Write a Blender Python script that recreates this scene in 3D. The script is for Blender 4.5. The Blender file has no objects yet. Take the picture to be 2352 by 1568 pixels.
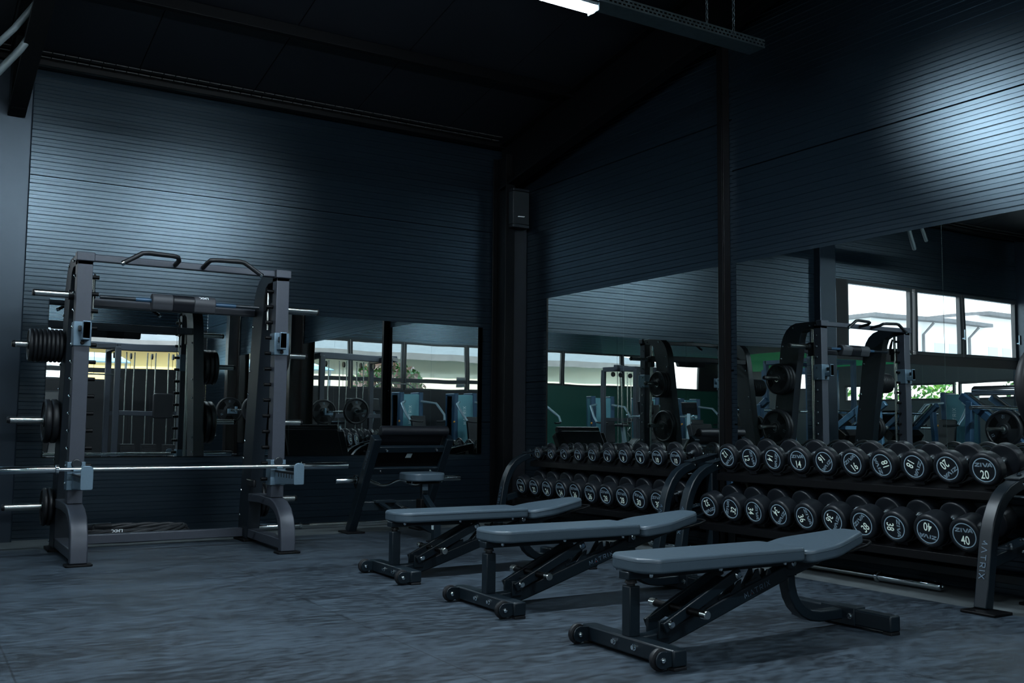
import bpy, bmesh, math, random
from mathutils import Vector, Matrix
random.seed(7)
S = bpy.context.scene
COL = S.collection
PI = math.pi
R = math.radians

# ------------------------------------------------------------------ materials
def mat(name, base, rough=.5, metal=0., spec=.5, noise=None, bump=None, emit=None, estr=0., coat=0.):
    """principled material with optional procedural colour / roughness mottling and bump"""
    m = bpy.data.materials.new(name); m.use_nodes = True
    nt = m.node_tree; N = nt.nodes; L = nt.links
    b = N['Principled BSDF']
    b.inputs['Base Color'].default_value = (*base, 1)
    b.inputs['Roughness'].default_value = rough
    b.inputs['Metallic'].default_value = metal
    b.inputs['Specular IOR Level'].default_value = spec
    b.inputs['Coat Weight'].default_value = coat
    if emit:
        b.inputs['Emission Color'].default_value = (*emit, 1)
        b.inputs['Emission Strength'].default_value = estr
    if noise or bump:
        tc = N.new('ShaderNodeTexCoord')
    if noise:
        sc, amt, ramt = noise
        t = N.new('ShaderNodeTexNoise'); t.inputs['Scale'].default_value = sc; t.inputs['Detail'].default_value = 5
        L.new(tc.outputs['Object'], t.inputs['Vector'])
        mx = N.new('ShaderNodeMix'); mx.data_type = 'RGBA'
        mx.inputs['A'].default_value = (*[c * (1 - amt) for c in base], 1)
        mx.inputs['B'].default_value = (*[min(1, c * (1 + amt)) for c in base], 1)
        L.new(t.outputs['Fac'], mx.inputs['Factor']); L.new(mx.outputs['Result'], b.inputs['Base Color'])
        if ramt:
            mr = N.new('ShaderNodeMapRange')
            mr.inputs['To Min'].default_value = max(.02, rough - ramt); mr.inputs['To Max'].default_value = min(1, rough + ramt)
            L.new(t.outputs['Fac'], mr.inputs['Value']); L.new(mr.outputs['Result'], b.inputs['Roughness'])
    if bump:
        sc, st, di = bump
        t2 = N.new('ShaderNodeTexNoise'); t2.inputs['Scale'].default_value = sc; t2.inputs['Detail'].default_value = 3
        L.new(tc.outputs['Object'], t2.inputs['Vector'])
        bp = N.new('ShaderNodeBump'); bp.inputs['Strength'].default_value = st; bp.inputs['Distance'].default_value = di
        L.new(t2.outputs['Fac'], bp.inputs['Height']); L.new(bp.outputs['Normal'], b.inputs['Normal'])
    return m

M = {}
def sheen_mat(name, base, gloss, rough, ior, noise=None):
    m = bpy.data.materials.new(name); m.use_nodes = True
    nt = m.node_tree; N = nt.nodes; L = nt.links
    N.remove(N['Principled BSDF']); o = N['Material Output']
    d = N.new('ShaderNodeBsdfDiffuse'); d.inputs['Color'].default_value = (*base, 1)
    g = N.new('ShaderNodeBsdfAnisotropic'); g.distribution = 'BECKMANN'; g.inputs['Color'].default_value = (*gloss, 1); g.inputs['Roughness'].default_value = rough
    f = N.new('ShaderNodeFresnel'); f.inputs['IOR'].default_value = ior
    mx = N.new('ShaderNodeMixShader'); L.new(f.outputs[0], mx.inputs[0]); L.new(d.outputs[0], mx.inputs[1]); L.new(g.outputs[0], mx.inputs[2]); L.new(mx.outputs[0], o.inputs[0])
    if noise:
        tc = N.new('ShaderNodeTexCoord'); t = N.new('ShaderNodeTexNoise'); t.inputs['Scale'].default_value = noise[0]; t.inputs['Detail'].default_value = 5
        L.new(tc.outputs['Object'], t.inputs['Vector']); mr = N.new('ShaderNodeMapRange'); mr.inputs['To Min'].default_value = rough - noise[1]; mr.inputs['To Max'].default_value = rough + noise[1]
        L.new(t.outputs['Fac'], mr.inputs['Value']); L.new(mr.outputs['Result'], g.inputs['Roughness'])
        c = N.new('ShaderNodeMix'); c.data_type = 'RGBA'; c.inputs['A'].default_value = (*[q * (1 - noise[2]) for q in base], 1); c.inputs['B'].default_value = (*[q * (1 + noise[2]) for q in base], 1)
        L.new(t.outputs['Fac'], c.inputs['Factor']); L.new(c.outputs['Result'], d.inputs['Color'])
    return m
M['panel'] = sheen_mat('ribbed wall panel', (.0060, .0105, .0155), (.66, .86, 1.0), .29, 1.66)
M['dark_panel'] = mat('dark flashing', (.004, .005, .008), .55)
M['roof'] = mat('roof sheet', (.003, .0045, .008), .5, noise=(2, .2, .05))
M['black_steel'] = mat('black painted steel', (.0016, .0018, .0024), .5, 0, .15)
M['brown_steel'] = mat('oxide black steel', (.008, .006, .006), .33, 0, .5)
M['galv'] = mat('galvanised steel', (.16, .21, .23), .42, .85, .5, noise=(22, .35, .1))
M['grid'] = mat('vent strip', (.022, .023, .025), .6, noise=(9, .3, 0))
M['frame'] = mat('satin black frame', (.005, .0105, .0155), .36, 0, .4, noise=(30, .08, .03))
M['smith'] = mat('gunmetal frame', (.040, .047, .062), .42, .15, .5, noise=(60, .12, .03))
M['smith_dark'] = mat('dark frame', (.007, .011, .016), .38, 0, .45)
M['catch'] = mat('silver grey catch', (.14, .21, .27), .4, .5, .5, noise=(80, .12, .05))
M['rubber'] = mat('black rubber', (.005, .006, .008), .5, 0, .4, noise=(14, .12, .04))
M['urethane'] = mat('black urethane', (.0040, .0060, .0090), .44, 0, .42, noise=(20, .08, .04))
M['chrome'] = mat('chrome', (.62, .70, .74), .12, 1, .5)
M['brushed'] = mat('brushed chrome', (.62, .66, .64), .22, 1, .5)
M['satin_cap'] = mat('satin cap', (.34, .44, .50), .4, .6, .5)
M['vinyl'] = mat('grey vinyl', (.052, .078, .101), .40, 0, .5, noise=(70, .06, .04), bump=(260, .08, .002))
M['vinyl_black'] = mat('black vinyl', (.006, .007, .010), .42, 0, .4, bump=(260, .08, .002))
M['foam'] = mat('grey foam pad', (.035, .038, .045), .6)
M['white_print'] = mat('pale print', (.86, .98, .86), .5)
M['grey_print'] = mat('grey print', (.20, .28, .335), .5)
M['ring_print'] = mat('ring print', (.26, .37, .45), .45)
M['faint_print'] = mat('faint print', (.11, .17, .23), .5)
M['red_print'] = mat('red dot', (.35, .03, .03), .5)
M['white'] = mat('bright white print', (.80, .84, .86), .5)
M['label'] = mat('paper label', (.50, .60, .62), .5)
M['label_blue'] = mat('blue label', (.10, .22, .38), .45)
M['outlet'] = mat('outlet plastic', (.34, .38, .36), .4)
M['speaker'] = mat('speaker grille', (.010, .014, .017), .6, 0, .4, noise=(300, .3, 0))
M['black_plastic'] = mat('black plastic', (.005, .006, .008), .4)
M['rope'] = mat('black rope', (.012, .014, .017), .6)
M['cable'] = mat('grey cable', (.11, .14, .15), .5)
M['window_frame'] = mat('window frame', (.012, .018, .024), .4)
M['green_wall'] = mat('green painted wall', (.006, .075, .055), .5)
M['far_wall'] = mat('far wall panel', (.040, .058, .064), .5)
M['green'] = mat('green paint', (.012, .36, .14), .5)
M['turf'] = mat('green turf', (.01, .10, .03), .9)
M['blue_steel'] = mat('blue grey steel', (.030, .075, .135), .35, .2, .5)
M['teal_shroud'] = mat('teal shroud', (.11, .28, .34), .3, .35, .5)
M['orange'] = mat('orange plastic', (.75, .28, .03), .5)
M['stack'] = mat('weight stack', (.012, .012, .014), .45)
M['mirror_edge'] = mat('mirror edge', (.32, .42, .42), .2, .6)
M['led'] = mat('led diffuser', (.9, .95, 1), .5, emit=(.74, .89, 1), estr=230.)
M['concrete'] = sheen_mat('concrete pillar', (.012, .018, .026), (.70, .86, 1.0), .36, 1.5, (5, .03, .35))
M['cream'] = mat('cream render', (.86, .78, .60), .9, noise=(1.2, .08, 0))
M['ochre'] = mat('ochre render', (.85, .62, .26), .9, noise=(1.2, .08, 0))
M['white_wall'] = mat('white render', (.86, .85, .84), .9)
M['grey_render'] = mat('grey render', (.55, .58, .62), .9)  # even mid grey for the fan grille, canopy posts and block windows
M['eave'] = mat('roof eave', (.16, .15, .15), .9, noise=(4, .3, 0))
M['awning'] = mat('pale awning', (.55, .72, .76), .6, noise=(2, .2, 0))
M['leaf'] = mat('leaf', (.10, .26, .05), .7)
M['leaf_dark'] = mat('tree leaf', (.14, .30, .04), .7)
M['blossom'] = mat('pink blossom', (.80, .42, .34), .7)
M['bark'] = mat('bark', (.10, .07, .05), .9)
M['yard'] = mat('paved yard', (.35, .36, .36), .9)

def mirror_mat():
    m = mat('mirror glass', (.69, .755, .75), .004, 1)
    nt = m.node_tree; N = nt.nodes; L = nt.links; b = N['Principled BSDF']
    tc = N.new('ShaderNodeTexCoord'); t = N.new('ShaderNodeTexNoise'); t.inputs['Scale'].default_value = 2.2; t.inputs['Detail'].default_value = 0
    L.new(tc.outputs['Object'], t.inputs['Vector'])
    bp = N.new('ShaderNodeBump'); bp.inputs['Strength'].default_value = .05; bp.inputs['Distance'].default_value = .006
    L.new(t.outputs['Fac'], bp.inputs['Height']); L.new(bp.outputs['Normal'], b.inputs['Normal'])
    return m
M['mirror'] = mirror_mat()

def glass_mat():
    m = bpy.data.materials.new('window glass'); m.use_nodes = True
    nt = m.node_tree; N = nt.nodes; L = nt.links
    for n in list(N): N.remove(n)
    o = N.new('ShaderNodeOutputMaterial'); mx = N.new('ShaderNodeMixShader'); fr = N.new('ShaderNodeFresnel'); fr.inputs['IOR'].default_value = 1.45
    tr = N.new('ShaderNodeBsdfTransparent'); tr.inputs['Color'].default_value = (.95, .97, .97, 1)
    gl = N.new('ShaderNodeBsdfGlossy'); gl.inputs['Roughness'].default_value = .01
    ge = N.new('ShaderNodeNewGeometry'); sb = N.new('ShaderNodeMath'); sb.operation = 'SUBTRACT'; sb.inputs[0].default_value = 1; L.new(ge.outputs['Backfacing'], sb.inputs[1])
    mu = N.new('ShaderNodeMath'); mu.operation = 'MULTIPLY'; L.new(fr.outputs[0], mu.inputs[0]); L.new(sb.outputs[0], mu.inputs[1])
    L.new(mu.outputs[0], mx.inputs[0]); L.new(tr.outputs[0], mx.inputs[1]); L.new(gl.outputs[0], mx.inputs[2]); L.new(mx.outputs[0], o.inputs[0])
    return m
M['glass'] = glass_mat()

def floor_mat():
    m = mat('rubber floor mats', (.030, .041, .052), .5, 0, .28)
    nt = m.node_tree; N = nt.nodes; L = nt.links; b = N['Principled BSDF']
    tc = N.new('ShaderNodeTexCoord')
    n1 = N.new('ShaderNodeTexNoise'); n1.inputs['Scale'].default_value = 1.1; n1.inputs['Detail'].default_value = 6; n1.inputs['Roughness'].default_value = .62
    n2 = N.new('ShaderNodeTexNoise'); n2.inputs['Scale'].default_value = 13; n2.inputs['Detail'].default_value = 4
    n3 = N.new('ShaderNodeTexNoise'); n3.inputs['Scale'].default_value = 240; n3.inputs['Detail'].default_value = 2
    mp = N.new('ShaderNodeMapping'); mp.inputs['Scale'].default_value = (1, 2.2, 1); mp.inputs['Rotation'].default_value = (0, 0, .5)
    L.new(tc.outputs['Object'], mp.inputs[0])
    for n in (n1, n2): L.new(mp.outputs[0], n.inputs['Vector'])
    L.new(tc.outputs['Object'], n3.inputs['Vector'])
    ad = N.new('ShaderNodeMath'); ad.operation = 'ADD'; L.new(n1.outputs['Fac'], ad.inputs[0]); L.new(n2.outputs['Fac'], ad.inputs[1])
    cr = N.new('ShaderNodeValToRGB'); e = cr.color_ramp.elements
    e[0].position = .42; e[0].color = (.0085, .0125, .0175, 1); e[1].position = .60; e[1].color = (.040, .057, .075, 1)
    hf = N.new('ShaderNodeMath'); hf.operation = 'MULTIPLY'; hf.inputs[1].default_value = .5; L.new(ad.outputs[0], hf.inputs[0]); L.new(hf.outputs[0], cr.inputs[0])
    # scuffs: sparse pale dashes
    v = N.new('ShaderNodeTexNoise'); v.inputs['Scale'].default_value = 3.4; v.inputs['Detail'].default_value = 1
    mp2 = N.new('ShaderNodeMapping'); mp2.inputs['Scale'].default_value = (1.2, 4.5, 1); mp2.inputs['Rotation'].default_value = (0, 0, -.35)
    L.new(tc.outputs['Object'], mp2.inputs[0]); L.new(mp2.outputs[0], v.inputs['Vector'])
    c2 = N.new('ShaderNodeValToRGB'); q = c2.color_ramp.elements; q[0].position = .60; q[0].color = (0, 0, 0, 1); q[1].position = .72; q[1].color = (.6, .6, .6, 1)
    L.new(v.outputs['Fac'], c2.inputs[0])
    mx = N.new('ShaderNodeMix'); mx.data_type = 'RGBA'; L.new(c2.outputs[0], mx.inputs['Factor']); L.new(cr.outputs[0], mx.inputs['A']); mx.inputs['B'].default_value = (.060, .083, .106, 1)
    # mat joints
    br = N.new('ShaderNodeTexBrick'); br.offset = 0; br.inputs['Scale'].default_value = 1; br.inputs['Brick Width'].default_value = 1.5; br.inputs['Row Height'].default_value = 1.25; br.inputs['Mortar Size'].default_value = .004
    br.inputs['Color1'].default_value = br.inputs['Color2'].default_value = (1, 1, 1, 1); br.inputs['Mortar'].default_value = (.45, .45, .45, 1)
    mp3 = N.new('ShaderNodeMapping'); mp3.inputs['Location'].default_value = (.6, .58, 0); L.new(tc.outputs['Object'], mp3.inputs[0]); L.new(mp3.outputs[0], br.inputs['Vector'])
    ml = N.new('ShaderNodeMix'); ml.data_type = 'RGBA'; ml.blend_type = 'MULTIPLY'; ml.inputs['Factor'].default_value = 1
    L.new(mx.outputs['Result'], ml.inputs['A']); L.new(br.outputs['Color'], ml.inputs['B']); L.new(ml.outputs['Result'], b.inputs['Base Color'])
    mr = N.new('ShaderNodeMapRange'); mr.inputs['To Min'].default_value = .42; mr.inputs['To Max'].default_value = .62; L.new(n2.outputs['Fac'], mr.inputs['Value']); L.new(mr.outputs['Result'], b.inputs['Roughness'])
    bp = N.new('ShaderNodeBump'); bp.inputs['Strength'].default_value = .25; bp.inputs['Distance'].default_value = .002; L.new(n3.outputs['Fac'], bp.inputs['Height']); L.new(bp.outputs['Normal'], b.inputs['Normal'])
    return m
M['mats'] = floor_mat()
M['strip'] = mat('bare concrete strip', (.085, .10, .105), .6, 0, .4, noise=(6, .55, .1), bump=(30, .2, .003))

# ------------------------------------------------------------------ mesh builder
class MB:
    def __init__(s): s.v = []; s.f = []; s.m = []; s.mats = []; s.cur = 0
    def use(s, key):
        if key not in s.mats: s.mats.append(key)
        s.cur = s.mats.index(key); return s
    def add(s, vs, fs):
        o = len(s.v); s.v += [tuple(p) for p in vs]
        for f in fs: s.f.append([o + i for i in f]); s.m.append(s.cur)
        return s
    def box(s, x0, x1, y0, y1, z0, z1):
        vs = [(x, y, z) for z in (z0, z1) for y in (y0, y1) for x in (x0, x1)]
        return s.add(vs, [(0, 2, 3, 1), (4, 5, 7, 6), (0, 1, 5, 4), (2, 6, 7, 3), (0, 4, 6, 2), (1, 3, 7, 5)])
    def obox(s, c, ax, ay, az):
        c = Vector(c); ax = Vector(ax); ay = Vector(ay); az = Vector(az)
        vs = [c + ax * i + ay * j + az * k for k in (-1, 1) for j in (-1, 1) for i in (-1, 1)]
        return s.add(vs, [(0, 2, 3, 1), (4, 5, 7, 6), (0, 1, 5, 4), (2, 6, 7, 3), (0, 4, 6, 2), (1, 3, 7, 5)])
    def beam(s, p, q, w, h, up=(0, 0, 1)):
        """square tube from p to q: w across, h along 'up'"""
        p = Vector(p); q = Vector(q); d = (q - p); n = d.normalized(); side = n.cross(Vector(up)).normalized(); u = side.cross(n)
        return s.obox((p + q) / 2, d / 2, side * w / 2, u * h / 2)
    def prism(s, pts, plane, a, b):
        def P(u, v, w):
            return {'yz': (w, u, v), 'xz': (u, w, v), 'xy': (u, v, w)}[plane]
        n = len(pts)
        vs = [P(u, v, a) for u, v in pts] + [P(u, v, b) for u, v in pts]
        return s.add(vs, [tuple(range(n))[::-1], tuple(range(n, 2 * n))] + [(i, (i + 1) % n, n + (i + 1) % n, n + i) for i in range(n)])
    def sweep(s, path, t, plane, a, b):
        """flat bar of in-plane thickness t following a 2-D path, between a and b across"""
        L = []; Rr = []
        for i, p in enumerate(path):
            p = Vector(p); d0 = (p - Vector(path[i - 1])).normalized() if i else None
            d1 = (Vector(path[i + 1]) - p).normalized() if i < len(path) - 1 else None
            if d0 is None: n = Vector((-d1.y, d1.x)); k = 1
            elif d1 is None: n = Vector((-d0.y, d0.x)); k = 1
            else:
                n0 = Vector((-d0.y, d0.x)); n1 = Vector((-d1.y, d1.x)); n = (n0 + n1).normalized(); k = 1 / max(.5, n.dot(n0))
            L.append(p + n * k * t / 2); Rr.append(p - n * k * t / 2)
        return s.prism([tuple(q) for q in L] + [tuple(q) for q in Rr[::-1]], plane, a, b)
    def cyl(s, p, q, r, r2=None, seg=20):
        p = Vector(p); q = Vector(q); r2 = r if r2 is None else r2
        n = (q - p).normalized(); a = n.orthogonal().normalized(); b = n.cross(a)
        vs = []
        for c, rr in ((p, r), (q, r2)):
            vs += [c + (a * math.cos(2 * PI * i / seg) + b * math.sin(2 * PI * i / seg)) * rr for i in range(seg)]
        return s.add(vs, [tuple(range(seg))[::-1], tuple(range(seg, 2 * seg))] + [(i, (i + 1) % seg, seg + (i + 1) % seg, seg + i) for i in range(seg)])
    def lathe(s, prof, o, axis, seg=32):
        """profile of (radius, height) revolved about axis from o"""
        o = Vector(o); n = Vector(axis).normalized(); a = n.orthogonal().normalized(); b = n.cross(a)
        vs = []; fs = []
        for r, h in prof:
            vs += [o + n * h + (a * math.cos(2 * PI * i / seg) + b * math.sin(2 * PI * i / seg)) * max(r, 1e-5) for i in range(seg)]
        for k in range(len(prof) - 1):
            for i in range(seg):
                j = (i + 1) % seg
                fs.append((k * seg + i, k * seg + j, (k + 1) * seg + j, (k + 1) * seg + i))
        if prof[0][0] > 1e-4 and prof[0] != prof[-1]: fs.append(tuple(range(seg))[::-1])
        if prof[-1][0] > 1e-4 and prof[0] != prof[-1]: fs.append(tuple(range((len(prof) - 1) * seg, len(prof) * seg)))
        return s.add(vs, fs)
    def tube(s, pts, r, seg=10):
        pts = [Vector(p) for p in pts]; vs = []; fs = []; a = None
        for i, p in enumerate(pts):
            d = (pts[min(i + 1, len(pts) - 1)] - pts[max(i - 1, 0)]).normalized()
            if a is None: a = d.orthogonal().normalized()
            a = (a - d * a.dot(d)).normalized(); b = d.cross(a)
            vs += [p + (a * math.cos(2 * PI * k / seg) + b * math.sin(2 * PI * k / seg)) * r for k in range(seg)]
        for i in range(len(pts) - 1):
            for k in range(seg):
                j = (k + 1) % seg
                fs.append((i * seg + k, i * seg + j, (i + 1) * seg + j, (i + 1) * seg + k))
        fs += [tuple(range(seg))[::-1], tuple(range((len(pts) - 1) * seg, len(pts) * seg))]
        return s.add(vs, fs)
    def build(s, name, key=None, parent=None, bevel=0, seg=2, loc=(0, 0, 0), angle=40):
        me = bpy.data.meshes.new(name)
        me.from_pydata(s.v, [], s.f); me.update()
        keys = s.mats or [key]
        for k in keys: me.materials.append(M[k])
        if len(keys) > 1: me.polygons.foreach_set('material_index', s.m)
        bm = bmesh.new(); bm.from_mesh(me); bmesh.ops.recalc_face_normals(bm, faces=bm.faces); bm.to_mesh(me); bm.free()
        me.polygons.foreach_set('use_smooth', [True] * len(me.polygons))
        me.set_sharp_from_angle(angle=R(angle))
        o = bpy.data.objects.new(name, me); COL.objects.link(o); o.location = loc
        if parent: o.parent = parent
        if bevel:
            mod = o.modifiers.new('edge', 'BEVEL'); mod.width = bevel; mod.segments = seg; mod.limit_method = 'ANGLE'; mod.angle_limit = R(38); mod.harden_normals = False
        return o

def tag(o, label, cat, group=None):
    o['label'] = label; o['category'] = cat
    if group: o['group'] = group
    return o
def thing(name, label, cat, loc=(0, 0, 0), group=None):
    o = bpy.data.objects.new(name, None); COL.objects.link(o); o.location = loc; o.empty_display_size = .1
    return tag(o, label, cat, group)
def struct(o): o['kind'] = 'structure'; return o
def dup_tree(o, parent=None):
    c = o.copy(); COL.objects.link(c)
    if parent: c.parent = parent
    for ch in o.children: dup_tree(ch, c)
    return c
def rrect(x0, x1, y0, y1, r, n=6):
    rs = r if isinstance(r, (list, tuple)) else [r] * 4     # corners: x1y1, x0y1, x0y0, x1y0
    out = []
    for (cx, cy, a0), rr in zip(((x1, y1, 0), (x0, y1, 90), (x0, y0, 180), (x1, y0, 270)), rs):
        ox = cx - rr if cx == x1 else cx + rr; oy = cy - rr if cy == y1 else cy + rr
        out += [(ox + rr * math.cos(R(a0 + 90 * k / n)), oy + rr * math.sin(R(a0 + 90 * k / n))) for k in range(n + 1)]
    return out
def arc(cx, cy, r, a0, a1, n=8): return [(cx + r * math.cos(R(a0 + (a1 - a0) * k / n)), cy + r * math.sin(R(a0 + (a1 - a0) * k / n))) for k in range(n + 1)]
def round_poly(pts, r, n=5):
    """round the corners of a polygon"""
    out = []
    for i, p in enumerate(pts):
        p = Vector(p); a = (Vector(pts[i - 1]) - p); b = (Vector(pts[(i + 1) % len(pts)]) - p)
        rr = min(r, a.length * .45, b.length * .45); p0 = p + a.normalized() * rr; p1 = p + b.normalized() * rr
        for k in range(n + 1):
            t = k / n; out.append(tuple(p0 * (1 - t) ** 2 + p * 2 * t * (1 - t) + p1 * t * t))
    return out

# ------------------------------------------------------------------ lettering (flat meshes in x/y, unit height)
def text_mesh(txt, bold=.0):
    cu = bpy.data.curves.new('t', 'FONT'); cu.body = txt; cu.align_x = 'CENTER'; cu.align_y = 'CENTER'; cu.size = 1; cu.offset = bold; cu.resolution_u = 4
    ob = bpy.data.objects.new('t', cu); COL.objects.link(ob)
    dg = bpy.context.evaluated_depsgraph_get(); dg.update()
    me = bpy.data.meshes.new_from_object(ob.evaluated_get(dg))
    vs = [tuple(v.co) for v in me.vertices]; fs = [tuple(p.vertices) for p in me.polygons]
    bpy.data.objects.remove(ob); bpy.data.curves.remove(cu); bpy.data.meshes.remove(me)
    xs = [v[0] for v in vs]; ys = [v[1] for v in vs]; h = max(ys) - min(ys); cx = (max(xs) + min(xs)) / 2; cy = (max(ys) + min(ys)) / 2
    return [((x - cx) / h, (y - cy) / h) for x, y, _ in vs], fs
def strokes(segs, w):
    vs = []; fs = []
    for (x0, y0, x1, y1) in segs:
        d = Vector((x1 - x0, y1 - y0)).normalized(); n = Vector((-d.y, d.x)) * w / 2; o = len(vs)
        vs += [(x0 + n.x, y0 + n.y), (x0 - n.x, y0 - n.y), (x1 - n.x, y1 - n.y), (x1 + n.x, y1 + n.y)]; fs.append((o, o + 1, o + 2, o + 3))
    return vs, fs
_ziva = None
def ziva_mesh():
    """wide slanted capitals Z I V A, 4.6 wide and 1 high"""
    def sh(p): return (p[0] + .10 * (p[1] - .5) - 2.2, p[1] - .5)
    polys = [[(0, .74), (1.25, .74), (1.25, 1), (0, 1)], [(0, 0), (1.25, 0), (1.25, .26), (0, .26)], [(0, .26), (.45, .26), (1.25, .74), (.80, .74)],
             [(1.45, 0), (1.78, 0), (1.78, 1), (1.45, 1)],
             [(1.95, 1), (2.32, 1), (2.72, .30), (2.72, 0), (2.52, 0)], [(2.72, 0), (2.92, 0), (3.45, 1), (3.08, 1), (2.72, .30)],
             [(3.15, 0), (3.50, 0), (3.95, .72), (3.95, 1), (3.72, 1)], [(3.95, 1), (4.12, 1), (4.55, 0), (4.20, 0), (3.95, .72)], [(3.62, .2), (4.12, .2), (4.05, .38), (3.74, .38)]]
    vs = []; fs = []
    for p in polys: fs.append(tuple(range(len(vs), len(vs) + len(p)))); vs += [sh(q) for q in p]
    return vs, fs
def matrix_mesh():
    w = .13; x = 0; seg = []
    seg += [(0, 0, .06, 1), (.06, 1, .5, .25), (.5, .25, .94, 1), (.94, 1, 1, 0)]
    seg += [(1.55, 0, 2.05, 1), (2.05, 1, 2.55, 0)]
    seg += [(2.95, .94, 3.95, .94), (3.45, .94, 3.45, 0)]
    seg += [(4.45, 0, 4.45, 1), (4.45, .94, 5.2, .94), (5.2, .94, 5.2, .42), (5.2, .42, 4.45, .42), (4.8, .42, 5.25, 0)]
    seg += [(5.85, 0, 5.85, 1)]
    seg += [(6.4, 0, 7.3, 1), (6.4, 1, 7.3, 0)]
    vs, fs = strokes(seg, w)
    return [(a - 3.65, b - .5) for a, b in vs], fs
ZIVA = ziva_mesh(); MATRIX = matrix_mesh()
NUM = {n: text_mesh(str(n), .012) for n in (2, 4, 6, 8, 10, 12, 14, 16, 18, 20, 22, 24, 26, 28, 30, 32, 34, 36, 38, 40)}
LMX = text_mesh('LMX.', .03); FIFTEEN = text_mesh('15', .0); TWELVE = text_mesh('12', .0)
def letters(mb, mesh, o, ex, ey, sx, sy, lift=0.0):
    """put flat lettering at o with x along ex and y along ey"""
    o = Vector(o); ex = Vector(ex).normalized(); ey = Vector(ey).normalized(); n = ex.cross(ey) * lift
    mb.add([o + ex * (a * sx) + ey * (b * sy) + n for a, b in mesh[0]], mesh[1]); return mb

# ================================================================== ROOM
EAVE = 3.92; SL = .18; YD = -12.6; XC = -15.0
def roof_z(y): return EAVE + SL * min(-y, y - YD)
def rib_profile(z0, z1, seam0):
    """(depth, z) profile of ribbed sandwich panel: V groove every 64.5 mm, a shallow step between, deep joint every metre"""
    out = [(0, z0)]; P = 1 / 15.5
    k0 = math.floor((z0 - seam0) / P)
    for k in range(k0, k0 + int((z1 - z0) / P) + 3):
        z = seam0 + k * P; j = (k * P) % 1
        if z0 + .012 < z < z1 - .012:
            if j < .02 or j > .98: out += [(0, z - .007), (.016, z - .003), (.016, z + .003), (0, z + .008)]
            else: out += [(0, z - .0042), (.0042, z - .0005), (.0042, z + .0005), (0, z + .0042)]
        zm = z + P / 2
        if z0 + .012 < zm < z1 - .012: out += [(.0, zm - .0022), (.0012, zm - .0004), (.0012, zm + .0004), (0, zm + .0022)]
    out.append((0, z1)); return out
def rib_wall(name, axis, u0, u1, z0, z1, seam, pos, sign, thick=.08, key='panel'):
    """ribbed wall spanning u0..u1 along its axis; face at pos, looking toward sign"""
    prof = rib_profile(z0, z1, seam)
    mb = MB(); n = len(prof); vs = []
    for u in (u0, u1):
        for d, z in prof:
            w = pos - sign * d
            vs.append((u, w, z) if axis == 'x' else (w, u, z))
    fs = [(i, i + 1, n + i + 1, n + i) for i in range(n - 1)]
    mb.add(vs, fs)
    a, b = pos - sign * .02, pos - sign * thick
    if axis == 'x': mb.box(u0, u1, min(a, b), max(a, b), z0, z1)
    else: mb.box(min(a, b), max(a, b), u0, u1, z0, z1)
    return struct(mb.build(name, key, angle=20))

# floor: mats stop short of walls A and B, bare concrete beyond
mb = MB(); mb.box(XC, -.60, YD, -.79, -.03, 0)
struct(mb.build('floor', 'mats', bevel=.004))
mb = MB(); mb.box(-.60, .0, YD, .0, -.03, -.015); mb.box(XC, -.60, -.79, .0, -.03, -.015)
struct(mb.build('floor_strip', 'strip'))
mb = MB(); mb.box(-10.5, -6.2, -3.2, -2.45, -.001, .006); mb.box(-7.2, -5.2, -4.4, -3.6, -.001, .006)
o = mb.build('turf_runner', 'turf'); tag(o, 'green turf strips on the black floor, seen in the right mirror', 'turf')

rib_wall('wall_back', 'x', -4.72, .0, -.03, 3.90, .97, 0, -1)
rib_wall('wall_right_near_corner', 'y', -3.28, 0, -.03, 4.75, 1.385, 0, -1)
rib_wall('wall_right', 'y', YD, -3.28, -.03, 5.25, .965, 0, -1)
# far parts of the hall, seen in the mirrors
rib_wall('wall_back_upper', 'x', XC, -5.02, 2.95, 3.92, .97, 0, -1)
mb = MB(); mb.box(XC, -5.02, 0, .08, -.03, 2.0); mb.box(-5.33, -5.02, -.02, .06, 2.0, 2.95)
struct(mb.build('wall_back_lower', 'dark_panel'))
rib_wall('wall_front', 'x', XC, 0, 2.90, 3.92, .97, YD, 1)
mb = MB(); mb.box(-8.2, 0, YD - .08, YD, -.03, 1.76); mb.box(-.28, 0, YD - .08, YD, 1.76, 2.9); mb.box(-1.9, -.28, YD - .08, YD, 1.76, 1.98); mb.box(-8.2, -7.5, YD - .08, YD, 1.76, 1.98)
struct(mb.build('wall_front_lower', 'dark_panel'))
mb = MB(); mb.box(XC, -8.2, YD - .08, YD, -.03, 1.98); struct(mb.build('wall_front_green', 'green_wall'))
mb = MB(); mb.box(XC - .08, XC, YD, 0, 3.0, 5.3); mb.box(XC - .08, XC, -12.6, -10.2, -.03, 2.5); mb.box(XC - .08, XC, -2.2, 0, -.03, 2.5); mb.box(XC - .08, XC, -10.2, -8.3, -.03, 1.92); mb.box(XC - .08, XC, -10.2, -8.3, 2.44, 2.5); mb.box(XC - .08, XC, -8.3, -2.2, -.03, 1.6); mb.box(XC - .08, XC, -8.3, -2.2, 2.02, 2.5); mb.box(XC - .08, XC, -8.3, -8.1, 1.6, 2.02)
struct(mb.build('wall_left', 'far_wall'))
mb = MB(); mb.box(XC - .09, XC + .012, -12.55, -.05, 2.5, 3.0)
struct(mb.build('wall_left_green_band', 'green'))

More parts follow.
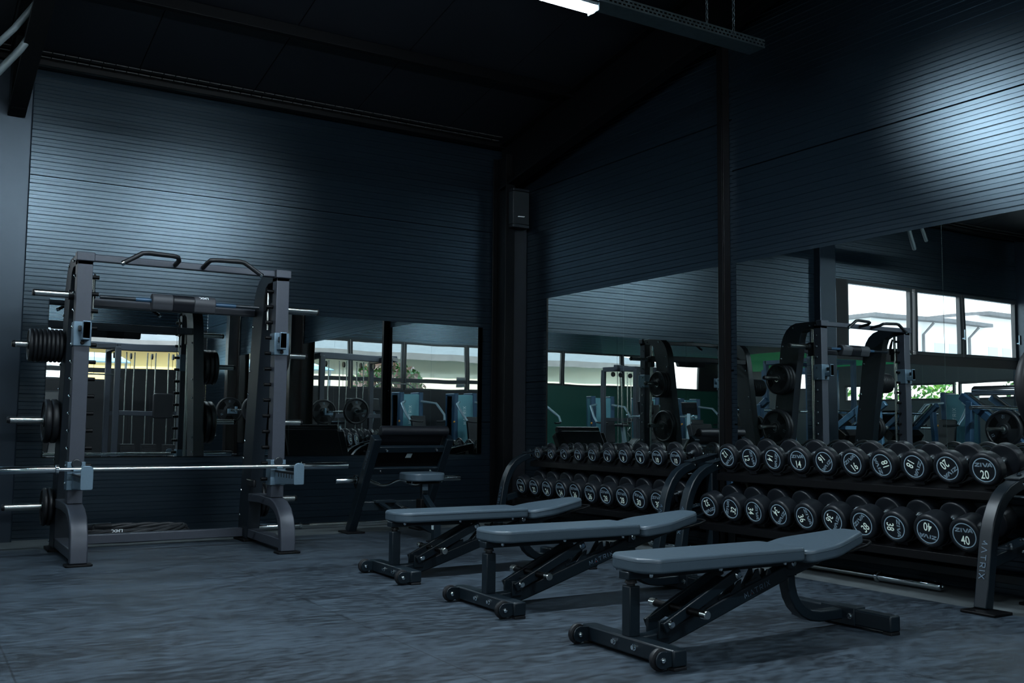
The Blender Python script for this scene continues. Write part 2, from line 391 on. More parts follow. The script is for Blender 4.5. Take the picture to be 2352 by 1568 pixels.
# roof: two slopes of sheet with joints every metre
mb = MB()
for i in range(16):
    x1 = .02 - i * 1.0 + .05; x0 = x1 - .994
    if i == 0: x1 = .1
    for (ya, yb) in ((.1, YD / 2), (YD / 2, YD - .1)):
        za, zb = EAVE - SL * .1 if ya > 0 else roof_z(ya), roof_z(yb) if yb > YD else EAVE - SL * .1
        mb.add([(x0, ya, za), (x1, ya, za), (x1, yb, zb), (x0, yb, zb), (x0, ya, za + .03), (x1, ya, za + .03), (x1, yb, zb + .03), (x0, yb, zb + .03)],
               [(0, 1, 2, 3), (7, 6, 5, 4), (0, 4, 5, 1), (1, 5, 6, 2), (2, 6, 7, 3), (3, 7, 4, 0)])
for (ya, yb) in ((.1, YD / 2), (YD / 2, YD - .1)):
    za, zb = EAVE - SL * .1 if ya > 0 else roof_z(ya), roof_z(yb) if yb > YD else EAVE - SL * .1
    vs = [(x, y, z + d) for d in (.028, .09) for x, y, z in ((XC - .1, ya, za), (.12, ya, za), (.12, yb, zb), (XC - .1, yb, zb))]
    mb.add(vs, [(0, 1, 2, 3), (7, 6, 5, 4), (0, 4, 5, 1), (1, 5, 6, 2), (2, 6, 7, 3), (3, 7, 4, 0)])
struct(mb.build('ceiling', 'roof', bevel=.003, seg=1))
mb = MB(); mb.box(XC, .1, YD - .1, .1, 5.2, 5.25); struct(mb.build('ceiling_outer_deck', 'dark_panel'))
# purlins along the roof, rafters across it
def purlin(n, y, key='black_steel'):
    z = roof_z(y); mb = MB(); mb.beam((XC, y, z - .055), (0, y, z - .055), .05, .10, up=(0, SL if y > YD / 2 else -SL, 1))
    return struct(mb.build('trim_%d' % n, key, bevel=.004))
for i, y in enumerate((-1.36, -2.75, -4.15, -5.55, -7.05, -8.45, -9.85, -11.24)): purlin(i + 1, y)
mb = MB(); mb.box(XC, 0, -.10, -.02, 3.90, 3.935); mb.box(XC, 0, -.16, -.10, 3.86, 3.90)
struct(mb.build('trim_9', 'black_steel', bevel=.003))
mb = MB()
for i in range(150):
    x = -.3 - i * .098
    if x < -14.5: break
    mb.box(x - .09, x, -.235, -.175, roof_z(-.2) - .012, roof_z(-.2) - .004); mb.box(x - .09, x, -.165, -.115, roof_z(-.14) - .022, roof_z(-.14) - .014)
struct(mb.build('trim_10', 'grid'))
mb = MB(); mb.box(-4.72, 0, -.03, .0, 3.88, 4.02); struct(mb.build('trim_11', 'dark_panel'))
def rafter(n, x):
    mb = MB()
    for (ya, yb) in ((-.12, YD / 2), (YD / 2, YD + .12)):
        up = (0, SL if ya > YD / 2 else -SL, 1)
        t0, t1 = roof_z(ya), roof_z(yb)
        mb.beam((x, ya, t0 - .07), (x, yb, t1 - .07), .16, .02, up)          # top flange
        mb.beam((x, ya, t0 - .525), (x, yb, t1 - .525), .13, .02, up)        # bottom flange
        mb.beam((x, ya, t0 - .30), (x, yb, t1 - .30), .014, .45, up)         # web
    return struct(mb.build('beam_%d' % n, 'black_steel', bevel=.003))
rafter(1, -.21); rafter(2, -4.84); rafter(3, -9.45)
def steel_column(n, x, y, z1, key='black_steel', ax='y', w=.16, d=.20):
    """H column: flanges across 'ax'"""
    mb = MB().use(key)
    if ax == 'y':      # front flange faces -x
        mb.box(x - d, x - d + .014, y - w / 2, y + w / 2, -.02, z1); mb.box(x - .014, x, y - w / 2, y + w / 2, -.02, z1); mb.box(x - d + .014, x - .014, y - .006, y + .006, -.02, z1)
    else:
        mb.box(x - w / 2, x + w / 2, y - d, y - d + .014, -.02, z1); mb.box(x - w / 2, x + w / 2, y - .014, y, -.02, z1); mb.box(x - .006, x + .006, y - d + .014, y - .014, -.02, z1)
    return struct(mb.build('column_%d' % n, key, bevel=.004))
steel_column(1, -.235, -.03, 3.76, 'black_steel', 'x', .11, .27)
mb = MB(); mb.box(-.172, -.002, -.26, -.002, -.02, 3.42)
struct(mb.build('column_2', 'dark_panel', bevel=.006))
mb = MB().use('black_steel'); mb.box(-.085, -.071, -3.253, -3.200, -.02, 4.45); mb.box(-.071, -.002, -3.222, -3.214, -.02, 4.45); mb.use('brown_steel'); mb.box(-.071, -.002, -3.253, -3.243, -.02, 4.45)
struct(mb.build('column_3', None, bevel=.002))
steel_column(4, -.01, -6.62, 4.95, 'brown_steel', 'y', .2, .22)
steel_column(5, -.01, -10.2, 4.3, 'brown_steel', 'y', .2, .22)
# concrete pillars on wall A
mb = MB(); mb.box(-5.02, -4.715, -.10, .06, -.03, 3.9); struct(mb.build('column_6', 'concrete', bevel=.012))
mb = MB(); mb.box(-9.6, -9.3, -.14, .06, -.03, 3.9); struct(mb.build('column_7', 'concrete', bevel=.012))
# steel post hanging from the rafter in front of the pillar
mb = MB(); mb.prism([(-.28, 3.43), (-.16, 3.43), (-.16, 4.1), (-.62, 4.1)], 'yz', -4.90, -4.775)
struct(mb.build('beam_4', 'black_steel', bevel=.005))

# ------------------------------------------------------------------ mirrors
def mirror_panel(x0, x1, y0, y1, z0, z1, label, group):
    mb = MB().use('mirror_edge'); mb.box(x0, x1, y0, y1, z0, z1)
    o = mb.build('mirror', 'mirror_edge')
    me = o.data; me.materials.append(M['mirror'])
    ax = 1 if (x1 - x0) > (y1 - y0) else 0
    for p in me.polygons:
        if p.normal[ax] < -.9: p.material_index = 1
    return tag(o, label, 'mirror', group)
xs = [-4.518, -3.484, -2.452, -1.42, -.390]
words = ['leftmost panel, behind the smith machine', 'second panel from the left, right behind the smith machine', 'third panel, beside the preacher bench', 'rightmost panel, nearest the room corner']
for i in range(4):
    mirror_panel(xs[i] + .0015, xs[i + 1] - .0015, -.022, -.004, .648, 1.956, 'wall mirror on the back wall: ' + words[i], 'mirrors on the back wall')
for a, b, t in ((-1.916, -.672, 'tall wall mirror above left dumbbell rack, panel nearest corner'), (-3.130, -1.919, 'tall wall mirror above left dumbbell rack, panel beside steel column'),
                (-5.124, -3.335, 'tall wall mirror above right dumbbell rack, panel right of steel column'), (-6.50, -5.127, 'tall wall mirror at the right edge of the picture')):
    mirror_panel(-.022, -.004, a, b, .56, 2.222, t, 'mirrors on the right wall')
mirror_panel(-.022, -.004, -10.05, -6.76, .56, 2.222, 'tall mirror beyond bench press, seen only reflected', 'mirrors on the right wall')
for a, b, t in ((-6.90, -5.06, 'first'), (-7.74, -6.903, 'second'), (-8.17, -7.743, 'third'), (-9.28, -8.173, 'fourth')):
    mirror_panel(a, b, -.022, -.004, .5, 1.86, 'mirror under the windows, %s from the concrete pillar, seen reflected' % t, 'mirrors under the windows')

# ------------------------------------------------------------------ windows
def window(n, axis, u0, u1, z0, z1, pos, handle=False):
    w = .05; mb = MB()
    def bx(a, b, c, d, t0=-.035, t1=.035):
        if axis == 'x': mb.box(a, b, pos + t0, pos + t1, c, d)
        else: mb.box(pos + t0, pos + t1, a, b, c, d)
    bx(u0, u1, z0, z0 + w); bx(u0, u1, z1 - w, z1); bx(u0, u0 + w, z0 + w, z1 - w); bx(u1 - w, u1, z0 + w, z1 - w)
    o = struct(mb.build('window_%d' % n, 'window_frame', bevel=.004))
    mb = MB()
    bx(u0 + w * .8, u1 - w * .8, z0 + w * .8, z1 - w * .8, -.004, .004)
    g = mb.build('window_pane', 'glass', parent=o)
    if handle:
        mb = MB(); mb.cyl((u0 + .02, pos - .04, (z0 + z1) / 2 - .2), (u0 + .02, pos - .08, (z0 + z1) / 2 - .2), .012); mb.cyl((u0 + .02, pos - .08, (z0 + z1) / 2 - .22), (u0 + .02, pos - .08, (z0 + z1) / 2 - .07), .01)
        mb.build('window_handle', 'satin_cap', parent=o)
    return o
n = 1
for a, b, h in ((-6.73, -5.33, 0), (-7.90, -6.80, 1), (-9.30, -7.93, 1), (-11.9, -9.6, 0), (-14.2, -11.95, 0)):
    window(n, 'x', a, b, 2.0, 2.95, .03, h); n += 1
for a, b in ((-3.34, -.28), (-4.72, -3.36), (-6.47, -4.74), (-9.33, -6.49), (-11.36, -9.35), (-14.2, -11.38)):
    window(n, 'x', a, b, 1.98, 2.90, YD - .03, 0); n += 1
window(n, 'y', -10.2, -8.3, 1.92, 2.44, XC - .03, 0); n += 1
for a, b in ((-8.1, -6.6), (-6.5, -5.0), (-4.9, -3.5), (-3.4, -2.2)):
    window(n, 'y', a, b, 1.60, 2.02, XC - .03, 0); n += 1
for a, b in ((-3.34, -1.9), (-4.72, -3.36), (-6.47, -4.74), (-7.5, -6.49)):
    window(n, 'x', a, b, 1.75, 1.985, YD - .03, 0); n += 1
mb = MB(); mb.box(XC, -14.2, -.01, .05, 1.98, 2.96); struct(mb.build('trim_12', 'dark_panel'))
mb = MB(); mb.box(XC, -14.2, YD - .05, YD, 1.97, 2.91); struct(mb.build('trim_13', 'dark_panel'))

# ================================================================== OUTSIDE
mb = MB(); mb.box(-60, 30, -45, 60, -.6, -.45); struct(mb.build('ground', 'yard'))
def leafy(name, label, c, rx, ry, rz, n, keys, cat='bush', trunk=None):
    root = thing(name, label, cat, (c[0], c[1], -.45))
    rnd = random.Random(int(abs(c[0] * 31 + c[1] * 7)))
    mb = MB()
    for k in keys: mb.use(k)
    for i in range(n):
        a = rnd.uniform(0, 2 * PI); b = math.acos(rnd.uniform(-1, 1)); q = rnd.uniform(.55, 1.0)
        p = Vector((rx * q * math.sin(b) * math.cos(a), ry * q * math.sin(b) * math.sin(a), c[2] + .45 + rz * q * math.cos(b)))
        s = rnd.uniform(.06, .13); u = Vector((rnd.uniform(-1, 1), rnd.uniform(-1, 1), rnd.uniform(-1, 1))).normalized(); w = u.orthogonal().normalized(); x = u.cross(w)
        mb.use(keys[1] if (len(keys) > 1 and rnd.random() < .42) else keys[0])
        mb.add([p + w * s, p + x * s * .5 + u * s * .2, p - w * s, p - x * s * .5 + u * s * .2], [(0, 1, 2, 3)])
    mb.build('foliage', None, parent=root)
    mb = MB(); mb.cyl((0, 0, 0), (0, 0, c[2] + .45), .09, .05, 8); mb.build('trunk', 'bark', parent=root)
    return root
leafy('flowering_bush', 'pink flowering bush outside the windows, seen in the back mirror', (-4.95, -14.0, 1.9), 1.0, .7, .62, 1500, ['leaf', 'blossom'])
for i, (x, y, lab) in enumerate(((-18.5, -9.0, 'green tree outside the far glazed wall, left of two'), (-18.5, -4.2, 'green tree outside the far glazed wall, right of two'))):
    leafy('garden_tree', lab, (x, y, 1.9), 1.3, 1.7, 1.6, 1300, ['leaf_dark', 'leaf'], 'tree')
leafy('garden_tree', 'green treetops above the roof beyond the yard, seen reflected', (-12.0, -24.0, 4.9), 3.6, 1.0, 1.0, 1500, ['leaf_dark', 'leaf'], 'tree')
# low building across the yard
b1 = thing('low_building', 'low pale building with grey eave across the yard, seen in mirrors', 'building', (-8, -18.25, -.45))
mb = MB().use('cream'); mb.box(-9, 6.0, -4, 0, 0, 3.4); mb.use('ochre'); mb.box(6.0, 14, -4, .02, 0, 3.4); mb.build('wall', None, b1)
mb = MB(); mb.prism([(.55, 3.30), (.55, 3.50), (-4.0, 4.35), (-4.0, 3.9)], 'yz', -9.3, 14.3); mb.build('roof', 'eave', b1)
mb = MB(); mb.box(-1.6, -1.2, .0, .02, 2.55, 2.85); mb.build('window', 'window_frame', b1)
ac = thing('air_conditioner', 'white air conditioning unit on the ochre wall outside', 'air conditioner', (-2.4, -17.9, 1.85))
mb = MB(); mb.box(-.42, .42, -.25, .1, 0, .62); mb.build('casing', 'white_wall', ac, .02)
mb = MB(); mb.lathe([(.16, 0), (.25, .0), (.25, .02), (.16, .02), (.16, 0)], (-.1, .1, .31), (0, 1, 0)); mb.cyl((-.1, .1, .31), (-.1, .115, .31), .05); mb.build('fan_grille', 'grey_render', ac)
aw = thing('awning', 'pale blue sheet canopy outside the windows behind the cable machine', 'canopy', (-2.6, -15.0, -.45))
mb = MB(); mb.add([(-1.3, 0, 2.75), (1.5, 0, 2.75), (1.5, -1.9, 3.05), (-1.3, -1.9, 3.05), (-1.3, 0, 2.72), (1.5, 0, 2.72), (1.5, -1.9, 3.02), (-1.3, -1.9, 3.02)], [(0, 1, 2, 3), (7, 6, 5, 4), (0, 4, 5, 1), (1, 5, 6, 2), (2, 6, 7, 3), (3, 7, 4, 0)]); mb.build('sheet', 'awning', aw)
for x in (-1.2, 1.4):
    mb = MB(); mb.cyl((x, -.05, 0), (x, -.05, 2.72), .03); mb.build('post', 'grey_render', aw)
# apartment block beyond the rear windows
b2 = thing('apartment_block', 'white apartment block with stepped roof outside the rear windows', 'building', (-44, 25, -.45))
mb = MB(); mb.box(-26, 6.4, 0, 9, 0, 7.2); mb.box(-26, -2.8, -.01, 8.9, 7.1, 7.9); mb.build('wall', 'white_wall', b2)
mb = MB(); mb.box(-3.4, 6.8, -.6, 9.2, 7.2, 7.4); mb.box(-26, -3.0, -.7, 9.2, 7.9, 8.12); mb.build('roof', 'eave', b2)
for x in (-12.4, -10.8, -8.6, -5.6, -4.2, -.6, .7, 3.2):
    for z in (4.6, 2.2):
        mb = MB(); mb.box(x - .45, x + .45, -.03, .03, z, z + 1.5); mb.build('window', 'grey_render', b2)
for x in (-9.9, -2.2, 1.9):
    mb = MB(); mb.tube([(x, -.5, 7.1), (x + .3, -.08, 6.5), (x + .3, -.08, 0)], .07, 8); mb.build('drainpipe', 'eave', b2)

# ================================================================== LIGHTS AND CABLE TRAY
TY, TZ = -4.0, 3.615
tray = thing('cable_tray', 'perforated galvanised cable tray hung from the roof by chains', 'cable tray', (-.45, TY, TZ))
mb = MB(); L0 = -9.6; hgt = .060; wid = .15; t = .003
mb.box(L0, 0, -wid / 2, wid / 2, 0, t)
for sy in (-1, 1):
    y0, y1 = sorted((sy * wid / 2, sy * (wid / 2 - t)))
    # side wall with two rows of slots: rails and short webs
    for (za, zb) in ((t, .013), (.025, .036), (.048, hgt)): mb.box(L0, 0, y0, y1, za, zb)
    k = 0; x = -.006
    while x > L0:
        for (za, zb), off in (((.013, .025), 0), ((.036, .048), .018)): mb.box(max(L0, x - off - .014), x - off, y0, y1, za, zb)
        x -= .036
mb.build('trough', 'galv', tray)
mb = MB()
for y in (-.03, .012): mb.tube([(L0, y, .02), (-6, y + .01, .03), (-3, y, .02), (-.15, y, .022)], .011, 8)
mb.build('laid_cables', 'cable', tray)
def chain(name, x, y, z0, z1, label):
    root = thing(name, label, 'chain', (x, y, z0), 'chains holding the cable tray')
    mb = MB(); n = int((z1 - z0) / .036)
    for i in range(n):
        z = .018 + i * .036; a = i % 2; pts = []
        for k in range(9):
            q = 2 * PI * k / 8; u = .009 * math.cos(q); w = .023 * math.sin(q)
            pts.append((u, 0, z + w) if a else (0, u, z + w))
        mb.tube(pts, .0028, 5)
    mb.build('links', 'galv', root); return root
chain('chain', -.75, TY - .073, TZ + .045, 4.58, 'steel chain on the near side of the cable tray end')
chain('chain', -.86, TY + .073, TZ + .045, 4.56, 'steel chain on the far side of the cable tray end')
def led_fixture(x0, x1, y, z, label):
    root = thing('led_fixture', label, 'ceiling light', ((x0 + x1) / 2, y, z), 'led lights under the roof')
    h = (x1 - x0) / 2
    mb = MB(); mb.box(-h, h, -.055, .055, .0, .022); mb.box(-h - .012, -h, -.06, .06, -.03, .022); mb.box(h, h + .012, -.06, .06, -.03, .022); mb.build('housing', 'satin_cap', root, .004)
    mb = MB(); mb.prism([(.05 * math.cos(R(a)), .032 * math.sin(R(a))) for a in range(180, 361, 18)], 'yz', -h, h); mb.build('diffuser', 'led', root)
    mb = MB(); mb.box(-h * .7, -h * .7 + .03, -.02, .02, .022, .026); mb.box(h * .7 - .03, h * .7, -.02, .02, .022, .026); mb.build('bracket', 'galv', root)
    return root
led_fixture(-3.12, -1.90, TY, TZ - .026, 'lit white led batten under the cable tray at the top')
led_fixture(-5.15, -3.95, TY, TZ - .026, 'second led batten under the same cable tray, out of frame left')
for x, y, t in ((-2.6, -8.4, 'added fill led batten above the cable machine behind the viewer'), (-7.4, -8.4, 'added fill led batten above the machines at the far side'), (-11.5, -6.0, 'added fill led batten near the glazed end of the hall')):  # unseen battens, added for general fill light in the hall
    r = led_fixture(x - .6, x + .6, y, 3.85, t)
    mb = MB(); zt = roof_z(y) - 3.85
    for s in (-.4, .4): mb.cyl((s, 0, .022), (s, 0, zt), .004, seg=6)
    mb.build('hanger', 'galv', r)

# cables at the top left
tag(MB().tube([(-4.70, -1.5, 4.15), (-4.76, -1.5, 4.02), (-4.85, -1.48, 3.86), (-4.98, -1.42, 3.66), (-5.16, -1.3, 3.45), (-5.4, -1.2, 3.3)], .022, 12).build('power_cable', 'cable'), 'thick grey cable looping down at the top left, upper one', 'cable', 'cables at the top left')
tag(MB().tube([(-4.70, -1.3, 4.15), (-4.74, -1.3, 3.98), (-4.80, -1.3, 3.80), (-4.92, -1.26, 3.58), (-5.08, -1.2, 3.36), (-5.3, -1.1, 3.2)], .026, 12).build('power_cable', 'cable'), 'thick grey cable looping down at the top left, lower one', 'cable', 'cables at the top left')

# loudspeaker in the corner
sp = thing('loudspeaker', 'small dark wall loudspeaker on the corner column', 'speaker', (-.155, -.275, 2.98))
mb = MB(); mb.box(-.10, .10, -.11, .0, .035, .38); mb.build('cabinet', 'speaker', sp, .008)
mb = MB(); mb.box(-.10, .10, -.11, .0, 0, .033); mb.build('lower_trim', 'black_plastic', sp, .004)
mb = MB(); mb.box(-.10, .10, -.112, .0, .382, .41); mb.build('top_cap', 'black_plastic', sp, .006)
mb = MB(); mb.add([(-.045, -.1115, .108), (.035, -.1115, .112), (.045, -.1115, .122), (-.035, -.1115, .118)], [(0, 1, 2, 3)]); mb.build('badge', 'white', sp)
# wall socket
ou = thing('wall_socket', 'double grey wall socket between the two dumbbell racks', 'socket', (-.004, -3.385, .50))
mb = MB(); mb.box(-.012, 0, -.042, .042, -.05, .105); mb.build('plate', 'outlet', ou, .004)
for z in (-.012, .066):
    mb = MB(); mb.lathe([(.020, 0), (.030, 0), (.030, .006), (.026, .006), (.020, .001)], (-.012, 0, z), (-1, 0, 0), 20); mb.build('outlet', 'black_plastic', ou)

# ================================================================== DUMBBELLS
SIZE = {2: (.118, .030), 4: (.128, .036), 6: (.136, .042), 8: (.148, .046), 10: (.156, .052), 12: (.186, .046), 14: (.188, .050), 16: (.190, .056), 18: (.192, .061), 20: (.195, .067),
        22: (.180, .084), 24: (.184, .089), 26: (.188, .094), 28: (.191, .099), 30: (.193, .105), 32: (.190, .100), 34: (.191, .105), 36: (.193, .110), 38: (.195, .114), 40: (.197, .119)}
HAND = .128
def make_dumbbell(w):
    D, T = SIZE[w]; r = D / 2; root = bpy.data.objects.new('dumbbell', None); COL.objects.link(root); root.empty_display_size = .1
    b = min(.018, T * .36)
    for s in (-1, 1):
        x0 = s * HAND / 2
        prof = [(.0, 0), (r * .80, 0)] + [(r - b * .5 + b * .5 * math.sin(R(a)), b * .5 - b * .5 * math.cos(R(a))) for a in (0, 30, 60, 90)] + \
               [(r - b + b * math.cos(R(a)), T - b + b * math.sin(R(a))) for a in (0, 18, 36, 54, 72, 90)] + [(r * .78, T), (r * .765, T - .002), (.0, T - .002)]
        h = MB().lathe(prof, (x0, 0, 0), (s, 0, 0), 40).build('head', 'urethane', root, angle=50)
        xf = s * (HAND / 2 + T - .0012)
        MB().lathe([(r * .66, 0), (r * .715, 0), (r * .715, .0012), (r * .66, .0012), (r * .66, 0)], (xf - s * .0004, 0, 0), (s, 0, 0), 40).build('ring', 'ring_print', h)
        ex = (0, -1 if s < 0 else 1, 0)
        q = MB(); k = .255 * D
        letters(q, NUM[w], (xf, 0, -.135 * D), ex, (0, 0, 1), k * .76, k, .0005); q.build('number', 'white_print', h)
        q = MB(); letters(q, ZIVA, (xf, 0, .150 * D), ex, (0, 0, 1), .120 * D, .118 * D, .0005); q.build('logo', 'grey_print', h)
    g = MB().lathe([(.0135, -.064), (.0155, -.045), (.0168, 0), (.0155, .045), (.0135, .064)], (0, 0, 0), (1, 0, 0), 20)
    for s in (-1, 1): g.lathe([(.0135, 0), (.021, .0), (.024, .012), (.024, .020)], (s * .044, 0, 0), (s, 0, 0), 20)
    g.build('handle', 'chrome', root)
    return root
TILT = -R(14)
PROTO = {}
ORD = ('left', 'right')
def place_dumbbell(w, x, y, z, roll, label, group):
    if w in PROTO: o = dup_tree(PROTO[w])
    else: o = PROTO[w] = make_dumbbell(w)
    o.location = (x, y, z); o.rotation_euler = (R(roll), TILT, 0)
    tag(o, label, 'dumbbell', group); return o
def row(ws, rolls, x, y0, dy, zf, rack, tier):
    for i, w in enumerate(ws):
        side = ORD[i % 2]
        turn = abs(rolls[i]) % 360
        how = 'lettering upright' if turn < 30 else ('lettering tipped sideways' if turn < 125 else 'lettering upside down')
        lab = 'round black %d kg dumbbell, %s one of its pair, %s, %s tier of the %s rack' % (w, side, how, tier, rack)
        lab = 'black %d kg dumbbell on %s rack, %s tier, %s of pair, %s' % (w, rack, tier, side, how)
        place_dumbbell(w, x, y0 - dy * i, zf(w), rolls[i], lab, 'dumbbells on the %s tier of the %s rack' % (tier, rack))
row([2, 2, 4, 4, 6, 6, 8, 8, 10, 10], [2, -18, -22, 4, 6, 12, 8, 3, 4, 0], -.205, -.938, .2237, lambda w: .700 + (w - 2) * .0030, 'left', 'top')
row([22, 22, 24, 24, 26, 26, 28, 28, 30, 30], [4, 2, 5, 0, 3, 6, 2, 4, 14, 0], -.345, -.945, .2235, lambda w: .410, 'left', 'lower')
row([12, 12, 14, 14, 16, 16, 18, 18, 20, 20], [140, 82, 106, 0, 138, -34, -108, 118, 146, 0], -.205, -3.515, .2275, lambda w: .752, 'right', 'top')
row([32, 32, 34, 34, 36, 36, 38, 38, 40, 40], [160, -70, 95, 132, 72, 118, -42, 95, 188, 0], -.345, -3.520, .2265, lambda w: .412, 'right', 'lower')

# ================================================================== DUMBBELL RACKS (local: y from left leg 0 to right leg -2.37, x/z world)
def make_rack():
    root = bpy.data.objects.new('dumbbell_rack', None); COL.objects.link(root); root.empty_display_size = .2
    ca, sa = math.cos(TILT), math.sin(-TILT)
    def tilt(px, pz, x, z): return (px + x * ca - z * sa, pz + x * sa + z * ca)   # local (x along bar, z up) -> world
    path = [(-.642, .012), (-.620, .12), (-.598, .25), (-.574, .38), (-.548, .455), (-.51, .525), (-.462, .58), (-.40, .620), (-.32, .648), (-.22, .672), (-.06, .708)]
    for y in (0, -2.37):
        lg = MB().sweep(path, .062, 'xz', y - .037, y + .037).build('leg', 'frame', root, .006)
        q = MB(); ex = (0.1, 0, -1); letters(q, MATRIX, (-.641, y, .27), (.13, 0, -1), (0, 1, 0), .030, .034, 0)
        q = MB(); a = Vector((-.620 - .0318, y, .17)); b = Vector((-.574 - .0318, y, .38)); d = (b - a).normalized()
        nrm = Vector((-d.z, 0, d.x)); mid = (Vector((-.6125, y, .145 + .02)) + Vector((-.5795, y, .345 + .02))) / 2 + Vector((-.0322, 0, .006))
        letters(q, MATRIX, mid, -d, (0, 1, 0) if False else (0, -1, 0), .0285, .032, 0)
        for p in range(len(q.v)): q.v[p] = (q.v[p][0] - .0006, q.v[p][1], q.v[p][2])
        q.build('logo', 'faint_print', lg)
        MB().prism(rrect(-.765, -.60, y - .14, y + .055, .012), 'xy', 0, .014).build('foot_plate', 'black_steel', root, .003)
        MB().box(-.13, -.06, y - .037, y + .037, -.013, .69).build('rear_leg', 'frame', root, .006)
        MB().prism(rrect(-.20, -.03, y - .08, y + .08, .012), 'xy', -.015, .0).build('rear_foot_plate', 'black_steel', root, .003)
        arm = MB().beam((-.555, y, .255), (-.08, y, .345), .05, .06).build('shelf_arm', 'frame', root, .005)
        s = -1 if y < -1 else 1
        q = MB(); q.obox((-.33, y, .331), (.12 * .983, 0, .12 * .18), (0, .05, 0), (-.003 * .18, 0, .003))
        for t in (-.08, .05): q.lathe([(.0, .012), (.008, .012), (.012, .008), (.012, 0)], (-.33 + t, y, .333 + t * .18), (0, 0, 1), 10)
        q.build('bolt_plate', 'chrome' if False else 'frame', root, .001)
        q = MB(); q.obox((-.21, y, .708), (.14 * .98, 0, .14 * .2), (0, .045, 0), (0, 0, .004)); q.build('top_plate', 'frame', root, .001)
        q = MB()
        for px, pz in ((-.28, .700), (-.14, .728), (-.38, .322), (-.26, .346)):
            q.lathe([(.0, .014), (.009, .014), (.009, .006), (.014, .005), (.014, 0)], (px, y, pz), (0, 0, 1), 10)
        for px, pz in ((-.30, .655), (-.33, .298)):
            q.lathe([(.0, .012), (.009, .012), (.013, .005), (.013, 0)], (px, y + s * -.038 * -1 if False else y - .037, pz), (0, -1, 0), 10)
        q.build('bolts', 'chrome', root)
    # shelves: tilted tray with a folded front lip
    for (px, pz, hw, n0, nm) in ((-.205, .752, .13, .112, 'top'), (-.345, .412, .165, .112, 'low')):
        q = MB()
        a = tilt(px, pz, -hw - .01, -n0 - .014); b = tilt(px, pz, hw + .02, -n0 - .014)
        q.sweep([(a[0] - .002, a[1] - .045), a, b, (b[0] + .0, b[1] - .05)], .006, 'xz', -2.325, -.045)
        q.build('shelf', 'black_steel', root, .002)
    # saddles
    for (px, pz, hw, ys, dy, sizes) in ((-.205, None, .088, -.150, .2275, 0), (-.345, .412, .115, -.155, .2265, 1)):
        for i in range(10):
            y = ys - dy * i; z = .752 if pz is None else pz; rr = .098 if not sizes else .099
            q = MB()
            for s in (-1, 1):
                c = tilt(px, z, s * hw, 0); vs = []; m = 12
                for k in range(m + 1):
                    ang = R(205 + (335 - 205) * k / m)
                    for (rad, xo) in ((rr + .001, -.016), (rr + .001, .016), (rr + .007, .016), (rr + .007, -.016)):
                        w = tilt(px, z, s * hw + xo, rad * math.sin(ang)); vs.append((w[0], y + rad * math.cos(ang), w[1]))
                fs = []
                for k in range(m):
                    for e in range(4): fs.append((k * 4 + e, k * 4 + (e + 1) % 4, (k + 1) * 4 + (e + 1) % 4, (k + 1) * 4 + e))
                fs += [(0, 1, 2, 3), (m * 4 + 3, m * 4 + 2, m * 4 + 1, m * 4)]
                q.add(vs, fs)
                w0 = tilt(px, z, s * hw, -rr - .012); q.obox((w0[0], y, w0[1]), (.014 * ca, 0, .014 * sa), (0, .035, 0), (-sa * .008, 0, ca * .008))
            w0 = tilt(px, z, 0, -rr - .014); q.obox((w0[0], y, w0[1]), (hw * ca, 0, hw * sa), (0, .030, 0), (-sa * .005, 0, ca * .005)); q.build('saddle', 'black_plastic', root, 0)
    MB().beam((-.09, -.04, .10), (-.09, -2.33, .10), .05, .05).build('rear_rail', 'frame', root, .004)
    return root
rk = make_rack(); rk.location = (0, -3.365, 0)
tag(rk, 'black two-tier dumbbell rack on the right with turned lettering dumbbells', 'dumbbell rack', 'dumbbell racks')
rk2 = dup_tree(rk); rk2.location = (0, -.792, 0); rk2.scale = (1, .985, 1)
tag(rk2, 'black two-tier dumbbell rack on the left, nearer the room corner', 'dumbbell rack', 'dumbbell racks')
# left rack holds smaller heads on top: drop its top saddles to meet them
for c in rk2.children:
    if c.name.startswith('saddle') and c.data.vertices[0].co.x > -.32 and max(v.co.z for v in c.data.vertices) > .6:
        c.location = (0.012, .0, -.025)
tg = thing('rack_label', 'blue paper label hanging on right rack rear post', 'label', (-.135, -3.365, .44))
MB().box(-.003, 0, -.036, .036, 0, .14).build('sheet', 'label_blue', tg)

